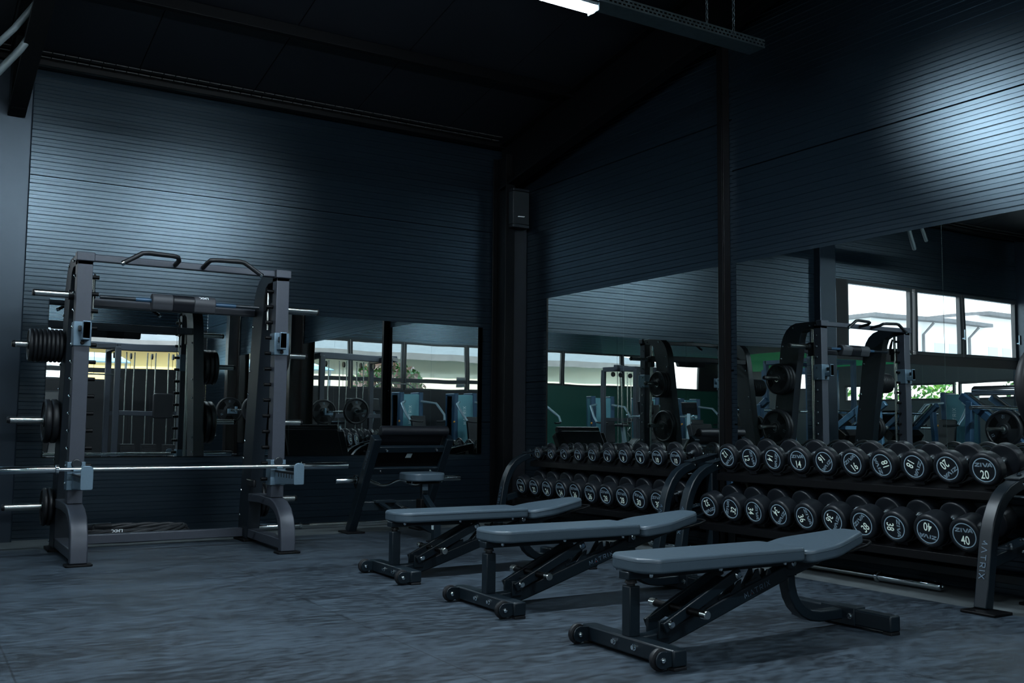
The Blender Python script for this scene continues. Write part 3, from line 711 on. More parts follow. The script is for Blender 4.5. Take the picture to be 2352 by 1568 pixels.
# ================================================================== ADJUSTABLE BENCHES (local u along +x, v along y)
def make_bench():
    root = bpy.data.objects.new('weight_bench', None); COL.objects.link(root); root.empty_display_size = .2
    ff = MB().box(0, .072, -.305, .305, .012, .080).build('front_foot', 'frame', root, .008)
    q = MB()
    for v in (-.065, .068): q.lathe([(0, .014), (.009, .014), (.009, .005), (.014, .004), (.014, 0)], (0, v, .048), (-1, 0, 0), 14)
    q.build('bolts', 'chrome', ff)
    for v in (-.285, .285): MB().box(.005, .067, v - .022, v + .022, 0, .012).build('foot_pad', 'rubber', ff, .002)
    for v in (-.262, .284):
        br = MB().prism([(0, .018), (0, .076)] + arc(-.045, .046, .034, 90, 270, 10), 'xz', v - .035, v - .028).build('wheel_bracket', 'frame', root, .002)
        MB().prism([(0, .018), (0, .076)] + arc(-.045, .046, .034, 90, 270, 10), 'xz', v + .006, v + .012).build('bracket_plate', 'frame', br, .002)
        wl = MB().lathe([(.014, -.013), (.034, -.013), (.042, -.009), (.044, 0), (.042, .009), (.034, .013), (.014, .013)], (-.045, v - .010, .046), (0, 1, 0), 28).build('wheel', 'rubber', root)
        MB().lathe([(0, .010), (.006, .010), (.011, .006), (.012, 0)], (-.045, v - .035, .046), (0, -1, 0), 12).build('axle_bolt', 'chrome', wl)
    # pad support post
    po = MB().box(.006, .061, -.0275, .0275, .078, .285).build('front_post', 'frame', root, .005)
    MB().lathe([(.018, 0), (.018, .010), (.026, .012), (.025, .020), (.016, .034), (0, .036)], (.033, 0, .283), (0, 0, 1), 20).build('rubber_stop', 'rubber', po)
    # main beam
    bm = MB().sweep([(.06, .045), (.13, .047), (.18, .053), (.24, .068), (.40, .116), (.614, .183), (.80, .240), (.946, .285), (1.16, .345), (1.24, .362)], .066, 'xz', -.03, .03).build('main_beam', 'frame', root, .007)
    q = MB(); d = Vector((.332, 0, .102)).normalized(); nn = Vector((-d.z, 0, d.x))
    letters(q, MATRIX, (.735, -.0306, .219), d, nn, .0225, .0235, 0); q.build('logo', 'faint_print', bm)
    q = MB(); a = Vector((.735, -.0309, .219)) + d * (2.05 - 3.65) * .0225 - nn * .007; q.lathe([(0, .0), (.0028, 0)], a, (0, -1, 0), 10); q.build('logo_dot', 'red_print', bm)
    rl = MB().sweep([(.955, .27), (.960, .215), (.975, .165), (1.0, .125), (1.04, .090), (1.09, .068), (1.15, .058), (1.31, .058)], .05, 'xz', -.030, .030).build('rear_leg', 'frame', root, .006)
    MB().box(.925, .99, -.031, .031, .262, .272).build('weld_collar', 'satin_cap' if False else 'frame', rl, .002)
    rf = MB().box(1.305, 1.375, -.300, .300, .014, .088).build('rear_foot', 'frame', root, .008)
    q = MB(); q.box(1.299, 1.381, -.10, .10, .012, .094); q.build('joint_sleeve', 'frame', rf, .003)
    q = MB()
    for v in (-.075, .075): q.lathe([(0, .014), (.009, .014), (.009, .005), (.014, .004), (.014, 0)], (1.300, v, .055), (-1, 0, 0), 14)
    q.build('bolts', 'chrome', rf)
    for v in (-.275, .275): MB().box(1.31, 1.37, v - .025, v + .025, 0, .014).build('foot_pad', 'rubber', rf, .002)
    # back pad and its carrier
    MB().box(-.006, .95, -.032, .032, .312, .345).build('pad_carrier', 'frame', root, .004)
    pad = MB().prism(round_poly([(.93, -.15), (.93, .15), (.055, .15), (0.0, .085), (0.0, -.085), (.055, -.15)], .035, 6), 'xy', .345, .407).build('back_pad', 'vinyl', root, .012, 4)
    q = MB()
    for u in (.045, .43, .82):
        for v in (-.118, .118): q.lathe([(0, -.014), (.007, -.012), (.009, -.006), (.009, 0)], (u, v, .345), (0, 0, 1), 10)
    q.build('pad_bolts', 'chrome', root)
    # piping line round the pads
    ring = round_poly([(.93, -.15), (.93, .15), (.055, .15), (0.0, .085), (0.0, -.085), (.055, -.15)], .035, 6); ring = [(a, b, .392) for a, b in ring] + [(*ring[0], .392)]
    MB().tube(ring, .0016, 6).build('piping', 'vinyl', pad)
    # seat, tipped up toward its far end
    stm = Matrix.Translation((.945, 0, .330)) @ Matrix.Rotation(-R(7.5), 4, 'Y')
    outl = round_poly([(.0, -.155), (.17, -.18), (.455, -.085), (.485, -.05), (.485, .05), (.455, .085), (.17, .18), (.0, .155)], .05, 6)
    q = MB().prism(outl, 'xy', .0, .060); q.v = [tuple(stm @ Vector(p)) for p in q.v]; seat = q.build('seat_pad', 'vinyl', root, .014, 4)
    rr = [tuple(stm @ Vector((a, b, .044))) for a, b in outl + outl[:1]]
    MB().tube(rr, .0016, 6).build('piping', 'vinyl', seat)
    q = MB(); q.box(.02, .40, -.028, .028, -.036, 0); q.v = [tuple(stm @ Vector(p)) for p in q.v]; q.build('seat_carrier', 'frame', root, .004)
    q = MB(); q.tube([(.30, -.11, -.008), (.455, -.10, -.008), (.535, -.062, -.008), (.552, -.04, -.008), (.552, .04, -.008), (.535, .062, -.008), (.455, .10, -.008), (.30, .11, -.008)], .007, 10); q.v = [tuple(stm @ Vector(p)) for p in q.v]; q.build('carry_handle', 'black_steel', root)
    MB().box(.915, .965, .034, .052, .295, .345).build('pivot_bracket', 'frame', root, .006); hg = MB().box(.915, .965, -.052, -.034, .295, .345).build('pivot_bracket', 'frame', root, .006)
    q = MB()
    for s in (-1, 1): q.lathe([(0, .014), (.008, .014), (.010, .008), (.015, .006), (.016, 0)], (.943, s * .052, .325), (0, s, 0), 14)
    q.build('pivot_bolts', 'chrome', hg)
    # adjusting arm: two slabs, cross plate, foot bar
    arm_d = Vector((.43, 0, .198)).normalized(); au = Vector((-arm_d.z, 0, arm_d.x))
    p0 = Vector((.160, 0, .106)); p1 = Vector((.60, 0, .309))
    q = MB()
    for s in (-1, 1): q.obox((p0 + p1) / 2 + Vector((0, s * .058, 0)), (p1 - p0) / 2, (0, .010, 0), au * .024)
    q.obox(p0 * .45 + p1 * .55 - au * .012, (p1 - p0) * .36, (0, .05, 0), au * .005)
    arm = q.build('adjusting_arm', 'frame', root, .005)
    q = MB()
    for s in (-1, 1):
        for c in (Vector((.193, 0, .121)), Vector((.578, 0, .299))):
            q.lathe([(0, .012), (.012, .012), (.015, .008), (.018, .005), (.018, 0)], c + Vector((0, s * .068, 0)), (0, s, 0), 16)
    q.build('pivot_bolts', 'chrome', arm)
    fb = MB().cyl((.292, -.16, .168), (.292, .16, .168), .016, seg=20).build('foot_bar', 'black_steel', root)
    for s in (-1, 1): MB().lathe([(.0165, 0), (.019, .002), (.019, .033), (.016, .036), (0, .036)], (.292, s * .148, .168), (0, s, 0), 24).build('end_cap', 'brushed', fb)
    for a, b in ((-.045, -.032), (.032, .045)): MB().box(.150, .215, a, b, .060, .135).build('arm_lug', 'frame', root, .003)
    # toothed ladder plates
    teeth = [(.30, .125), (.44, .166), (.405, .152), (.50, .215), (.515, .20), (.510, .178), (.525, .168), (.55, .178), (.635, .265), (.652, .262), (.640, .232), (.650, .212), (.672, .212), (.735, .285), (.738, .306), (.752, .308), (.758, .280), (.775, .262), (.800, .272), (.805, .300), (.825, .296), (.845, .262), (.86, .262), (.30, .09)]
    teeth = [(.30, .118), (.33, .128), (.455, .196), (.505, .216), (.508, .196), (.512, .178), (.530, .172), (.548, .184), (.625, .262), (.645, .268), (.640, .240), (.648, .222), (.668, .220), (.683, .232), (.735, .305), (.752, .309), (.757, .280), (.770, .262), (.790, .262), (.803, .276), (.808, .303), (.826, .299), (.842, .262), (.842, .255), (.30, .088)]
    for s in (-1, 1): MB().prism(teeth, 'xz', s * .020 - .004, s * .020 + .004).build('ladder_plate', 'frame', root, .0015)
    q = MB()
    for (a, b) in ((.34, .43), (.50, .57), (.66, .74)): q.obox(((a + b) / 2, -.026, .122 + ((a + b) / 2 - .316) * .312 + .012), d * (b - a) / 2, (0, .003, 0), nn * .004)
    q.build('weld_tabs', 'frame', bm)
    return root
bench = make_bench(); bench.location = (-2.905, -5.60, 0)
tag(bench, 'grey padded adjustable bench nearest the viewer, right front', 'weight bench', 'adjustable benches')
b = dup_tree(bench); b.location = (-2.905, -4.425, 0); tag(b, 'grey padded adjustable bench between the other two', 'weight bench', 'adjustable benches')
b = dup_tree(bench); b.location = (-2.90, -3.262, 0); tag(b, 'grey padded adjustable bench farthest away, in front of preacher bench', 'weight bench', 'adjustable benches')

# ================================================================== SMITH MACHINE
XL, XR = -4.473, -3.060
sm = thing('smith_machine', 'tall gunmetal smith machine and squat rack on the left', 'smith machine', ((XL + XR) / 2, -1.2, 0))
OX, OY = sm.location.x, sm.location.y
class SB(MB):
    def build(s, *a, **k):
        par = k.get('parent') or (a[2] if len(a) > 2 else None)
        s.v = [(x - OX, y - OY, z) for x, y, z in s.v]
        return MB.build(s, *a, **k)
PF, PB = -1.575, -1.475        # front post, front and back face
def rear_y(z): return -.745 - .134 * z
for X, side in ((XL, -1), (XR, 1)):
    o = SB().use('smith').box(X - .05, X + .05, PF, PB, .385, 2.07).use('chrome')
    for k in range(13):
        z = 1.955 - .1195 * k
        o.lathe([(0, .016), (.007, .015), (.010, .010), (.013, .004), (.013, 0)], (X + side * .05, (PF + PB) / 2 + .012, z), (side, 0, 0), 10)
    o.build('front_post', None, sm, .008)
    for k in range(13):
        z = 1.955 - .1195 * k
        SB().cyl((X - side * .05, -1.50, z), (X - side * .105, -1.50, z), .014, seg=12).build('stop_peg', 'black_steel', sm, .002)
    SB().cyl((X, -1.405, .40), (X, -1.405, 2.06), .0155, seg=20).build('guide_rod', 'brushed', sm)
    SB().cyl((X - side * .075, -1.46, 1.96), (X - side * .075, -1.46, 1.66), .008, seg=8).build('latch_rod', 'brushed', sm)
    # rear upright: leaning panel with rounded shoulder
    rr = [(rear_y(z), z) for z in (0.02, .5, 1.0, 1.5, 1.82)]
    out = rr + [(-1.004, 1.90), (-1.03, 1.97), (-1.075, 2.035), (-1.14, 2.085), (-1.22, 2.11), (PF, 2.11), (PF, 2.03), (-1.36, 2.03), (-1.30, 2.00), (-1.272, 1.93), (-1.255, 1.82)] + [(rear_y(z) - .255, z) for z in (1.5, 1.0, .5, .02)]
    ru = SB().use('smith_dark').prism(out, 'yz', X - .05, X + .05).use('chrome')
    for z in (1.86, 1.72, 1.36, 1.18, .80, .66, .40, .20, .06):
        for s2 in (-1, 1): ru.lathe([(0, .012), (.008, .012), (.011, .004), (.011, 0)], (X + s2 * .05, rear_y(z) - .035, z), (s2, 0, 0), 10)
    for y, z in ((-1.18, 2.06), (-1.42, 2.07), (-1.50, 2.07)): ru.lathe([(0, .012), (.008, .012), (.011, .004), (.011, 0)], (X + side * .05, y, z), (side, 0, 0), 10)
    ru.build('rear_upright', None, sm, .010)
    SB().box(X - .06, X + .06, PF - .015, PF + .06, 2.055, 2.118).build('top_cap', 'smith', sm, .006)
    # curved front leg, base tube, foot plates
    SB().sweep([(-1.02, .350), (-1.30, .358), (-1.56, .350), (-1.655, .330), (-1.735, .290), (-1.785, .235), (-1.812, .17), (-1.822, .10), (-1.825, .012)], .066, 'yz', X - .055, X + .055).build('curved_leg', 'smith', sm, .008)
    SB().box(X - .045, X + .045, -1.80, -.80, .03, .10).build('base_tube', 'smith', sm, .006)
    SB().prism(rrect(X - .085, X + .085, -1.90, -1.77, .02), 'xy', 0, .013).build('foot_plate', 'black_steel', sm, .003)
    SB().prism(rrect(X - .085, X + .085, -1.02, -.74, .02), 'xy', -.001, .02).build('rear_foot_plate', 'black_steel', sm, .003)
    # storage pegs
    for z in (1.494, .950, .322):
        y = rear_y(z) - .115
        pg = SB().cyl((X + side * .05, y, z), (X + side * .37, y, z), .0245, seg=24).build('storage_peg', 'brushed', sm)
        SB().lathe([(.0255, 0), (.0255, .012), (.020, .022), (0, .022)], (X + side * .37, y, z), (side, 0, 0), 24).build('peg_cap', 'black_plastic', pg)
        SB().lathe([(.05, 0), (.05, .010), (.03, .012), (.03, 0)], (X + side * .05, y, z), (side, 0, 0), 24).build('peg_collar', 'black_steel', pg)
    # bar catch on the post
    c = SB().use('catch'); z0, z1 = 1.462, 1.632
    c.box(X - .058, X + .058, PF - .008, PB + .008, z0, z1)
    c.prism(round_poly([(PF - .090, 1.50), (PF - .004, 1.50), (PF - .004, 1.545), (PF - .070, 1.545), (PF - .070, 1.632), (PF - .090, 1.632)], .012, 3), 'yz', X - .012 if side < 0 else X - .040, X + .040 if side < 0 else X + .012)
    c.box(X - .012 if side < 0 else X - .040, X + .040 if side < 0 else X + .012, PF - .090, PF - .078, 1.50, 1.632)
    c.use('black_plastic').box(X - .032, X - .012, PF - .05, PF - .008, 1.562, 1.60).cyl((X, PF - .008, 1.485), (X, PF - .022, 1.485), .014, seg=12)
    c.build('bar_catch', None, sm, .005)
    # spotter arm
    c = SB().use('catch')
    c.box(X - .058, X + .058, PF - .008, PB + .008, .478, .668)
    c.prism(round_poly([(PF - .47, .520), (PF - .46, .510), (PF - .008, .485), (PF - .008, .60), (PF - .46, .575)], .01, 3), 'yz', X - .024, X + .024)
    c.prism(round_poly([(X - .038, .505), (X + .038, .505), (X + .038, .640), (X + .022, .660), (X - .022, .660), (X - .038, .640)], .012, 3), 'xz', PF - .475, PF - .463)
    c.use('black_plastic'); c.box(X - .026, X + .026, PF - .463, PF - .008, .575, .592)
    for k in range(6): c.box(X - .0262, X + .0262, PF - .10 - .06 * k, PF - .085 - .06 * k, .545, .576)
    c.use('smith_dark').lathe([(.0, .012), (.030, .012), (.034, .006), (.034, 0)], (X, PF - .008, .655), (0, -1, 0), 24)
    c.build('spotter_arm', None, sm, .003)
    # plate bracket low inside
    SB().box(X - side * .05, X - side * .075, -1.22, -1.02, .44, .50).build('base_gusset', 'black_plastic', sm, .01)
# cross members
SB().box(XL + .05, XR - .05, PF + .02, PF + .07, 2.062, 2.112).build('top_crossbar', 'smith', sm, .006)
SB().box(XL + .05, XR - .05, -1.06, -1.0, 1.800, 1.865).build('rear_crossbar', 'smith', sm, .006)
SB().box(XL + .05, XR - .05, -.90, -.84, .028, .098).build('base_crossbar', 'smith', sm, .006)
for s in (-1, 1):
    cx = (XL + XR) / 2
    pts = [(cx + s * .10, PF + .01, 2.085), (cx + s * .10, PF - .10, 2.10), (cx + s * .115, PF - .135, 2.118), (cx + s * .15, PF - .15, 2.122), (cx + s * .32, PF - .15, 2.128), (cx + s * .36, PF - .15, 2.122), (cx + s * .48, PF - .15, 2.045)]
    g = SB().tube(pts, .0165, 14).build('chin_up_grip', 'rubber', sm)
    d = (Vector(pts[-1]) - Vector(pts[-2])).normalized(); SB().lathe([(.018, 0), (.018, .018), (.014, .022), (0, .022)], pts[-1], tuple(d), 16).build('grip_end', 'chrome', g)
# counterbalanced bar on its carriages
BZ, BY = 1.833, -1.395
bar = SB().use('smith_dark').cyl((XL + .13, BY, BZ), (XR - .13, BY, BZ), .0145, seg=16).use('blue_steel').cyl((-4.10, BY, BZ), (-3.93, BY, BZ), .0165, seg=16).cyl((-3.58, BY, BZ), (-3.37, BY, BZ), .0165, seg=16).build('sliding_bar', None, sm)
for X, side in ((XL, -1), (XR, 1)):
    SB().box(X - .030, X + .030, BY - .045, BY + .03, BZ - .10, BZ + .05).build('carriage', 'black_plastic', bar, .006)
    SB().cyl((X + side * .03, BY, BZ), (X + side * .078, BY, BZ), .036, seg=24).build('sleeve_collar', 'black_plastic', bar, .003)
    sl = SB().cyl((X + side * .078, BY, BZ), (X + side * .232 + (side * .06 if side < 0 else side * .11), BY, BZ), .0245, seg=24).build('sleeve', 'brushed', bar)
    xe = X + side * .232 + (side * .06 if side < 0 else side * .11)
    SB().lathe([(.0255, 0), (.0255, .008), (.018, .016), (0, .016)], (xe, BY, BZ), (side, 0, 0), 24).build('sleeve_cap', 'black_plastic', sl)
    SB().prism(round_poly([(BY - .07, BZ - .02), (BY + .0, BZ - .03), (BY + .0, BZ + .06), (BY - .04, BZ + .16), (BY - .055, BZ + .15), (BY - .03, BZ + .04), (BY - .07, BZ + .02)], .01, 3), 'yz', X - side * .085 - .006, X - side * .085 + .006).build('latch_hook', 'black_steel', bar, .002)
# loose foam pad on that bar
bp = thing('bar_pad', 'grey foam neck pad with upside down white lettering on the smith bar', 'barbell pad', (-3.755, BY, BZ))
prof = [(.052 * math.cos(R(a)) , .052 * math.sin(R(a))) for a in range(-40, 221, 13)]
prof += [(-.034, -.060), (-.018, -.074), (.018, -.074), (.034, -.060)]
for a, b in ((-.235, -.085), (.065, .225)): MB().prism(prof, 'yz', a, b).build('foam', 'foam', bp, .008, 3)
prof2 = [(a * 1.012, b * 1.012) for a, b in prof]
MB().prism(prof2, 'yz', -.087, .067).build('strap', 'vinyl_black', bp, .004)
q = MB(); o = Vector((.135, -.0372, .0372)); letters(q, LMX, o, (-1, 0, 0), (0, -.707, -.707), .024, .024, .0012); q.build('lettering', 'white', bp)

# plates on the storage pegs
def make_plate(r, t, word):
    root = bpy.data.objects.new('weight_plate', None); COL.objects.link(root); root.empty_display_size = .1
    b = min(.01, t * .3)
    body = MB().lathe([(.026, 0), (r * .26, 0), (r * .28, t * .14), (r * .30, t * .20), (r * .84, t * .20), (r * .86, t * .05), (r * .88, 0), (r - b, 0), (r, b), (r, t - b), (r - b, t), (r * .88, t), (r * .86, t * .95), (r * .84, t * .80), (r * .30, t * .80), (r * .28, t * .86), (r * .26, t), (.026, t), (.026, 0)], (0, 0, 0), (1, 0, 0), 48).build('disc', 'rubber', root, angle=50)
    q = MB()
    for k in range(3):
        a = R(30 + 120 * k)
        for i in range(7):
            aa = a + R(-27 + 9 * i)
        for sx, xx in ((-1, t * .195), (1, t * .805)):
            outer = [(r * .80 * math.cos(a + R(w)), r * .80 * math.sin(a + R(w))) for w in range(-26, 27, 13)]; inner = [(r * .44 * math.cos(a + R(w)), r * .44 * math.sin(a + R(w))) for w in range(26, -27, -13)]
            q.prism(outer + inner, 'yz', xx - .0008, xx + .0008)
    q.build('grip_recess', 'black_steel', root)
    MB().lathe([(.0255, -.0005), (.033, -.0005), (.033, t + .0005), (.0255, t + .0005), (.0255, -.0005)], (0, 0, 0), (1, 0, 0), 24).build('hub_ring', 'brushed' if r > .15 else 'black_steel', root)
    if word:
        for s, x in ((1, t * .806), (-1, t * .194)):
            q = MB()
            for a in (R(90), R(330)):
                u = Vector((0, math.cos(a), math.sin(a))); w = Vector((1, 0, 0)).cross(u) * -s
                letters(q, word, Vector((x + s * .0006, 0, 0)) + u * r * .66, w, u, r * .13, r * .17, 0)
            q.build('number', 'grey_print', root)
    return root
_pl = {}
def plate(r, t, word, wkey, x, y, z, roll, label, grp):
    k = (r, t, wkey)
    if k in _pl: o = dup_tree(_pl[k])
    else: o = _pl[k] = make_plate(r, t, word)
    o.location = (x, y, z); o.rotation_euler = (R(roll), 0, 0)
    return tag(o, label, 'weight plate', grp)
ordn = ['innermost', 'second', 'third', 'fourth', 'fifth', 'sixth', 'seventh', 'outermost']
y1, y2, y3 = [rear_y(z) - .115 for z in (1.494, .950, .322)]
x = XL - .062
for k in range(8): plate(.121, .0275, None, 0, x - .028 * (k + 1), y1, 1.490, 17 * k, 'thin black plate on left upper peg of smith machine, %s from frame' % ordn[k], 'plates on the left upper peg')
for k in range(2): plate(.160, .046, FIFTEEN, 15, x - .047 * (k + 1), y2, .944, 40 * k, 'black grip plate on left middle peg of smith machine, %s of two' % ('inner', 'outer')[k], 'plates on the left middle peg')
for k in range(2): plate(.138, .032, None, 0, x - .034 * (k + 1), y3, .318, 25 * k, 'small black plate on left bottom peg of smith machine, %s of two' % ('inner', 'outer')[k], 'plates on the left bottom peg')
x = XR + .062
for k in range(3): plate(.172, .042, TWELVE, 12, x + .043 * k, y1, 1.487, 35 * k, 'black plate on right upper peg of smith machine, %s of three' % ('inner', 'middle', 'outer')[k], 'plates on the right upper peg')
for k in range(2): plate(.205, .045, FIFTEEN, 15, x + .046 * k, y2, .943, 210 * k + 15, 'large black plate on right middle peg of smith machine, %s of two' % ('inner', 'outer')[k], 'plates on the right middle peg')
for k in range(2): plate(.138, .032, None, 0, x + .034 * k, y3, .318, 25 * k, 'small black plate on right bottom peg of smith machine, %s of two' % ('inner', 'outer')[k], 'plates on the right bottom peg')

# ------------------------------------------------------------------ barbells
def barbell(name, label, c, axis, half_in, sl, r=.0145, rs=.0250, group=None, knurl=True):
    root = thing(name, label, 'barbell', c, group); ax = Vector(axis)
    MB().cyl(-ax * half_in, ax * half_in, r, seg=18).build('shaft', 'chrome', root)
    if knurl:
        for a, b in ((-.58, -.30), (-.29, -.12), (.12, .29), (.30, .58)):
            MB().cyl(ax * a * half_in / .655, ax * b * half_in / .655, r + .0012, seg=18).build('knurled_grip', 'brushed', root)
    for s in (-1, 1):
        MB().lathe([(rs, 0), (rs + .010, .003), (rs + .010, .020), (rs, .024)], ax * s * half_in, ax * s, 24).build('collar', 'chrome', root)
        MB().lathe([(rs, .02), (rs, .02 + sl), (rs - .004, .026 + sl), (.012, .026 + sl), (.012, .022 + sl), (0, .022 + sl)], ax * s * half_in, ax * s, 24).build('sleeve', 'chrome', root)
    return root
barbell('barbell', 'long chrome barbell resting across the smith machine spotter arms', (-3.742, PF - .052, .6195), (1, 0, 0), .845, .355, .0145, .0255)
bb = barbell('barbell', 'chrome barbell lying on the floor by wall behind preacher bench', (-1.71, -.19, .021), (1, 0, 0), .655, .415, .0165)
barbell('barbell', 'chrome barbell lying on the floor under the right dumbbell rack', (-.235, -4.10, .021), (0, -1, 0), .655, .43, .0145)
barbell('barbell', 'chrome barbell lying on the floor under the left dumbbell rack', (-.33, -2.02, .021), (0, -1, 0), .655, .43, .0145)
# battle rope coil behind the rack
rp = thing('battle_rope', 'black battle rope coiled on the floor behind smith machine', 'rope', (-3.86, -.42, -.015))
q = MB(); pts = []; r0 = .028
for k in range(120):
    a = k / 119 * 2 * PI * 2.6; w = .44 - .02 * (a / 6.28); pts.append((w * math.cos(a), .17 * math.sin(a) * (1 - .1 * (a / 6.28)), r0 + .040 * (a / (2 * PI)) * .9))
seg = 9; tw = []
for st in range(3):
    strand = []
    for i, p in enumerate(pts):
        a = i * .62 + st * 2 * PI / 3; d = (Vector(pts[min(i + 1, 119)]) - Vector(pts[max(i - 1, 0)])).normalized(); n1 = d.cross(Vector((0, 0, 1))).normalized(); n2 = n1.cross(d)
        strand.append(Vector(p) + (n1 * math.cos(a) + n2 * math.sin(a)) * .013)
    q.tube(strand, .0145, 8)
q.build('strands', 'rope', rp)
MB().tube([pts[-14], pts[-10], pts[-6], pts[-3], pts[-1]], .031, 14).build('heat_shrink_end', 'black_plastic', rp)
q = MB(); letters(q, LMX, (-.16, -.185, .105), (-1, 0, 0), (0, .25, -1), .030, .024, .002); q.build('lettering', 'white', rp)

# ================================================================== PREACHER CURL BENCH
pc = thing('preacher_bench', 'black preacher curl bench with roll pad and grey seat', 'preacher bench', (-1.785, -1.1, 0))
OX, OY = -1.785, -1.1
lean = [(-.80, .0), (-1.315, .838)]
for X in (-2.125, -1.445):
    lg = SB().sweep([(-.765, .010), (-.80, .07), (-1.285, .835)], .085, 'yz', X - .035, X + .035).build('side_leg', 'frame', pc, .006)
    SB().prism(rrect(X - .085, X + .085, -.90, -.68, .015), 'xy', 0, .014).build('foot_plate', 'black_steel', pc, .003)
    d = Vector((0, -.485, .765)).normalized()
    if X < -2:
        q = SB(); letters(q, MATRIX, (X - .0353, -1.165, .645), d, Vector((-1, 0, 0)).cross(d), .026, .030, 0); q.build('logo', 'faint_print', lg)
    SB().prism(round_poly([(-.86, .40), (-.83, .44), (-.84, .50), (-.90, .50), (-.885, .455), (-.93, .43), (-1.0, .50), (-1.03, .42), (-.92, .37)], .01, 3), 'yz', X - .012, X + .012).build('bar_hook', 'black_steel', pc, .002)
d = Vector((0, -.485, .765)).normalized(); nrm = Vector((0, -.765, -.485)).normalized()
def on_leg(t, off=0): return Vector((-1.785, -.80, .07)) + d * t + nrm * off
q = SB(); q.obox(on_leg(.70, .0), (.305, 0, 0), d * .105, nrm * .012); q.build('pad_backboard', 'black_steel', pc, .004)
for t in (.80, .585): SB().obox(on_leg(t, .022), (.306, 0, 0), d * .028, nrm * .016).build('cross_rail', 'frame', pc, .004)
q = SB()
for t in (.80, .585):
    for x in (-.235, .235): q.lathe([(0, .014), (.009, .014), (.014, .004), (.014, 0)], on_leg(t, .038) + Vector((x, 0, 0)), nrm, 10)
q.build('bolts', 'chrome', pc)
q = SB(); c = on_leg(.725, .0125); e = d * .022; q.add([c + Vector((-.03, 0, 0)) - e, c + Vector((.025, 0, 0)) - e, c + Vector((.03, 0, 0)) + e, c + Vector((-.02, 0, 0)) + e], [(0, 1, 2, 3)]); q.build('sticker', 'label', pc)
c = on_leg(.955, -.01)
SB().lathe([(0, -.315), (.035, -.315), (.043, -.306), (.043, .306), (.035, .315), (0, .315)], (-1.785, -1.305, .888), (1, 0, 0), 32).build('roll_pad', 'vinyl_black', pc)
q = SB(); q.obox(on_leg(.72, -.045), (.30, 0, 0), d * .20, nrm * .026); q.build('arm_pad', 'vinyl_black', pc, .015, 3)
SB().box(-2.10, -1.47, -.955, -.885, .195, .275).build('lower_crossbar', 'frame', pc, .006)
SB().beam((-1.785, -.92, .235), (-1.785, -1.70, .10), .055, .07).build('centre_beam', 'frame', pc, .006)
SB().box(-1.99, -1.80, -.99, -.90, .262, .285).build('joint_plate', 'frame', pc, .003)
SB().beam((-1.94, -.96, .265), (-1.86, -1.45, .12), .045, .02).build('diagonal_brace', 'frame', pc, .003)
SB().box(-1.815, -1.755, -1.755, -1.695, .0, .22).build('front_foot', 'frame', pc, .005)
SB().prism(rrect(-1.845, -1.725, -1.79, -1.66, .01), 'xy', 0, .01).build('foot_plate', 'black_steel', pc, .002)
SB().prism(round_poly([(-1.72, .06), (-1.70, .19), (-1.10, .24), (-1.12, .18), (-1.35, .09)], .03, 5), 'yz', -1.802, -1.768).build('curved_gusset', 'black_steel', pc, .004)
q = SB(); q.add([(-1.806, -1.752, .095), (-1.764, -1.752, .095)], []); q = SB(); q.add([(-1.8155, -1.745, .10), (-1.8155, -1.705, .10), (-1.8155, -1.705, .165), (-1.8155, -1.745, .165)], [(0, 1, 2, 3)]); q.build('barcode_label', 'label', pc)
SB().box(-1.81, -1.76, -1.52, -1.47, .13, .46).build('seat_post', 'frame', pc, .004)
SB().box(-1.835, -1.735, -1.545, -1.455, .20, .33).build('height_sleeve', 'black_steel', pc, .006)
SB().beam((-1.785, -1.50, .36), (-1.785, -1.74, .21), .045, .045).build('seat_brace', 'frame', pc, .004)
SB().box(-1.90, -1.67, -1.56, -1.40, .455, .475).build('seat_bracket', 'black_steel', pc, .003)
q = SB()
for x in (-.13, -.06, .05, .12): q.cyl((-1.785 + x, -1.54, .455), (-1.785 + x, -1.54, .478), .006, seg=8)
q.build('seat_bolts', 'chrome', pc)
SB().box(-1.811, -1.759, -1.5215, -1.519, .40, .452).build('height_sticker', 'label_blue' if False else 'catch', pc)
SB().prism(round_poly([(-1.96, -1.52), (-1.91, -1.63), (-1.66, -1.63), (-1.61, -1.52), (-1.64, -1.30), (-1.93, -1.30)], .05, 6), 'xy', .477, .545).build('seat_pad', 'vinyl', pc, .014, 4)
# EZ curl bar on its hooks
ez = thing('curl_bar', 'chrome zigzag curl bar on the preacher bench hooks', 'curl bar', (-1.725, -.905, .447))
pts = [(-.40, 0, 0), (-.33, 0, 0), (-.30, 0, -.004), (-.20, 0, -.045), (-.17, 0, -.052), (-.12, 0, -.048), (-.03, 0, -.012), (0, 0, -.006), (.03, 0, -.012), (.12, 0, -.048), (.17, 0, -.052), (.20, 0, -.045), (.30, 0, -.004), (.33, 0, 0), (.40, 0, 0)]
pts = [(x, y, z + .012) for x, y, z in pts]
MB().tube(pts, .0135, 14).build('shaft', 'chrome', ez)
for a, b in ((1, 4), (10, 13)): pass
for s in (-1, 1):
    MB().tube([(s * .29, 0, .006), (s * .20, 0, -.033), (s * .17, 0, -.040), (s * .13, 0, -.038)], .0148, 14).build('knurled_grip', 'brushed', ez)
    MB().lathe([(.025, 0), (.036, .002), (.036, .018), (.025, .022)], (s * .40, 0, .012), (s, 0, 0), 24).build('collar', 'chrome', ez)
    MB().lathe([(.0245, .02), (.0245, .20), (.021, .205), (0, .205)], (s * .40, 0, .012), (s, 0, 0), 24).build('sleeve', 'chrome', ez)

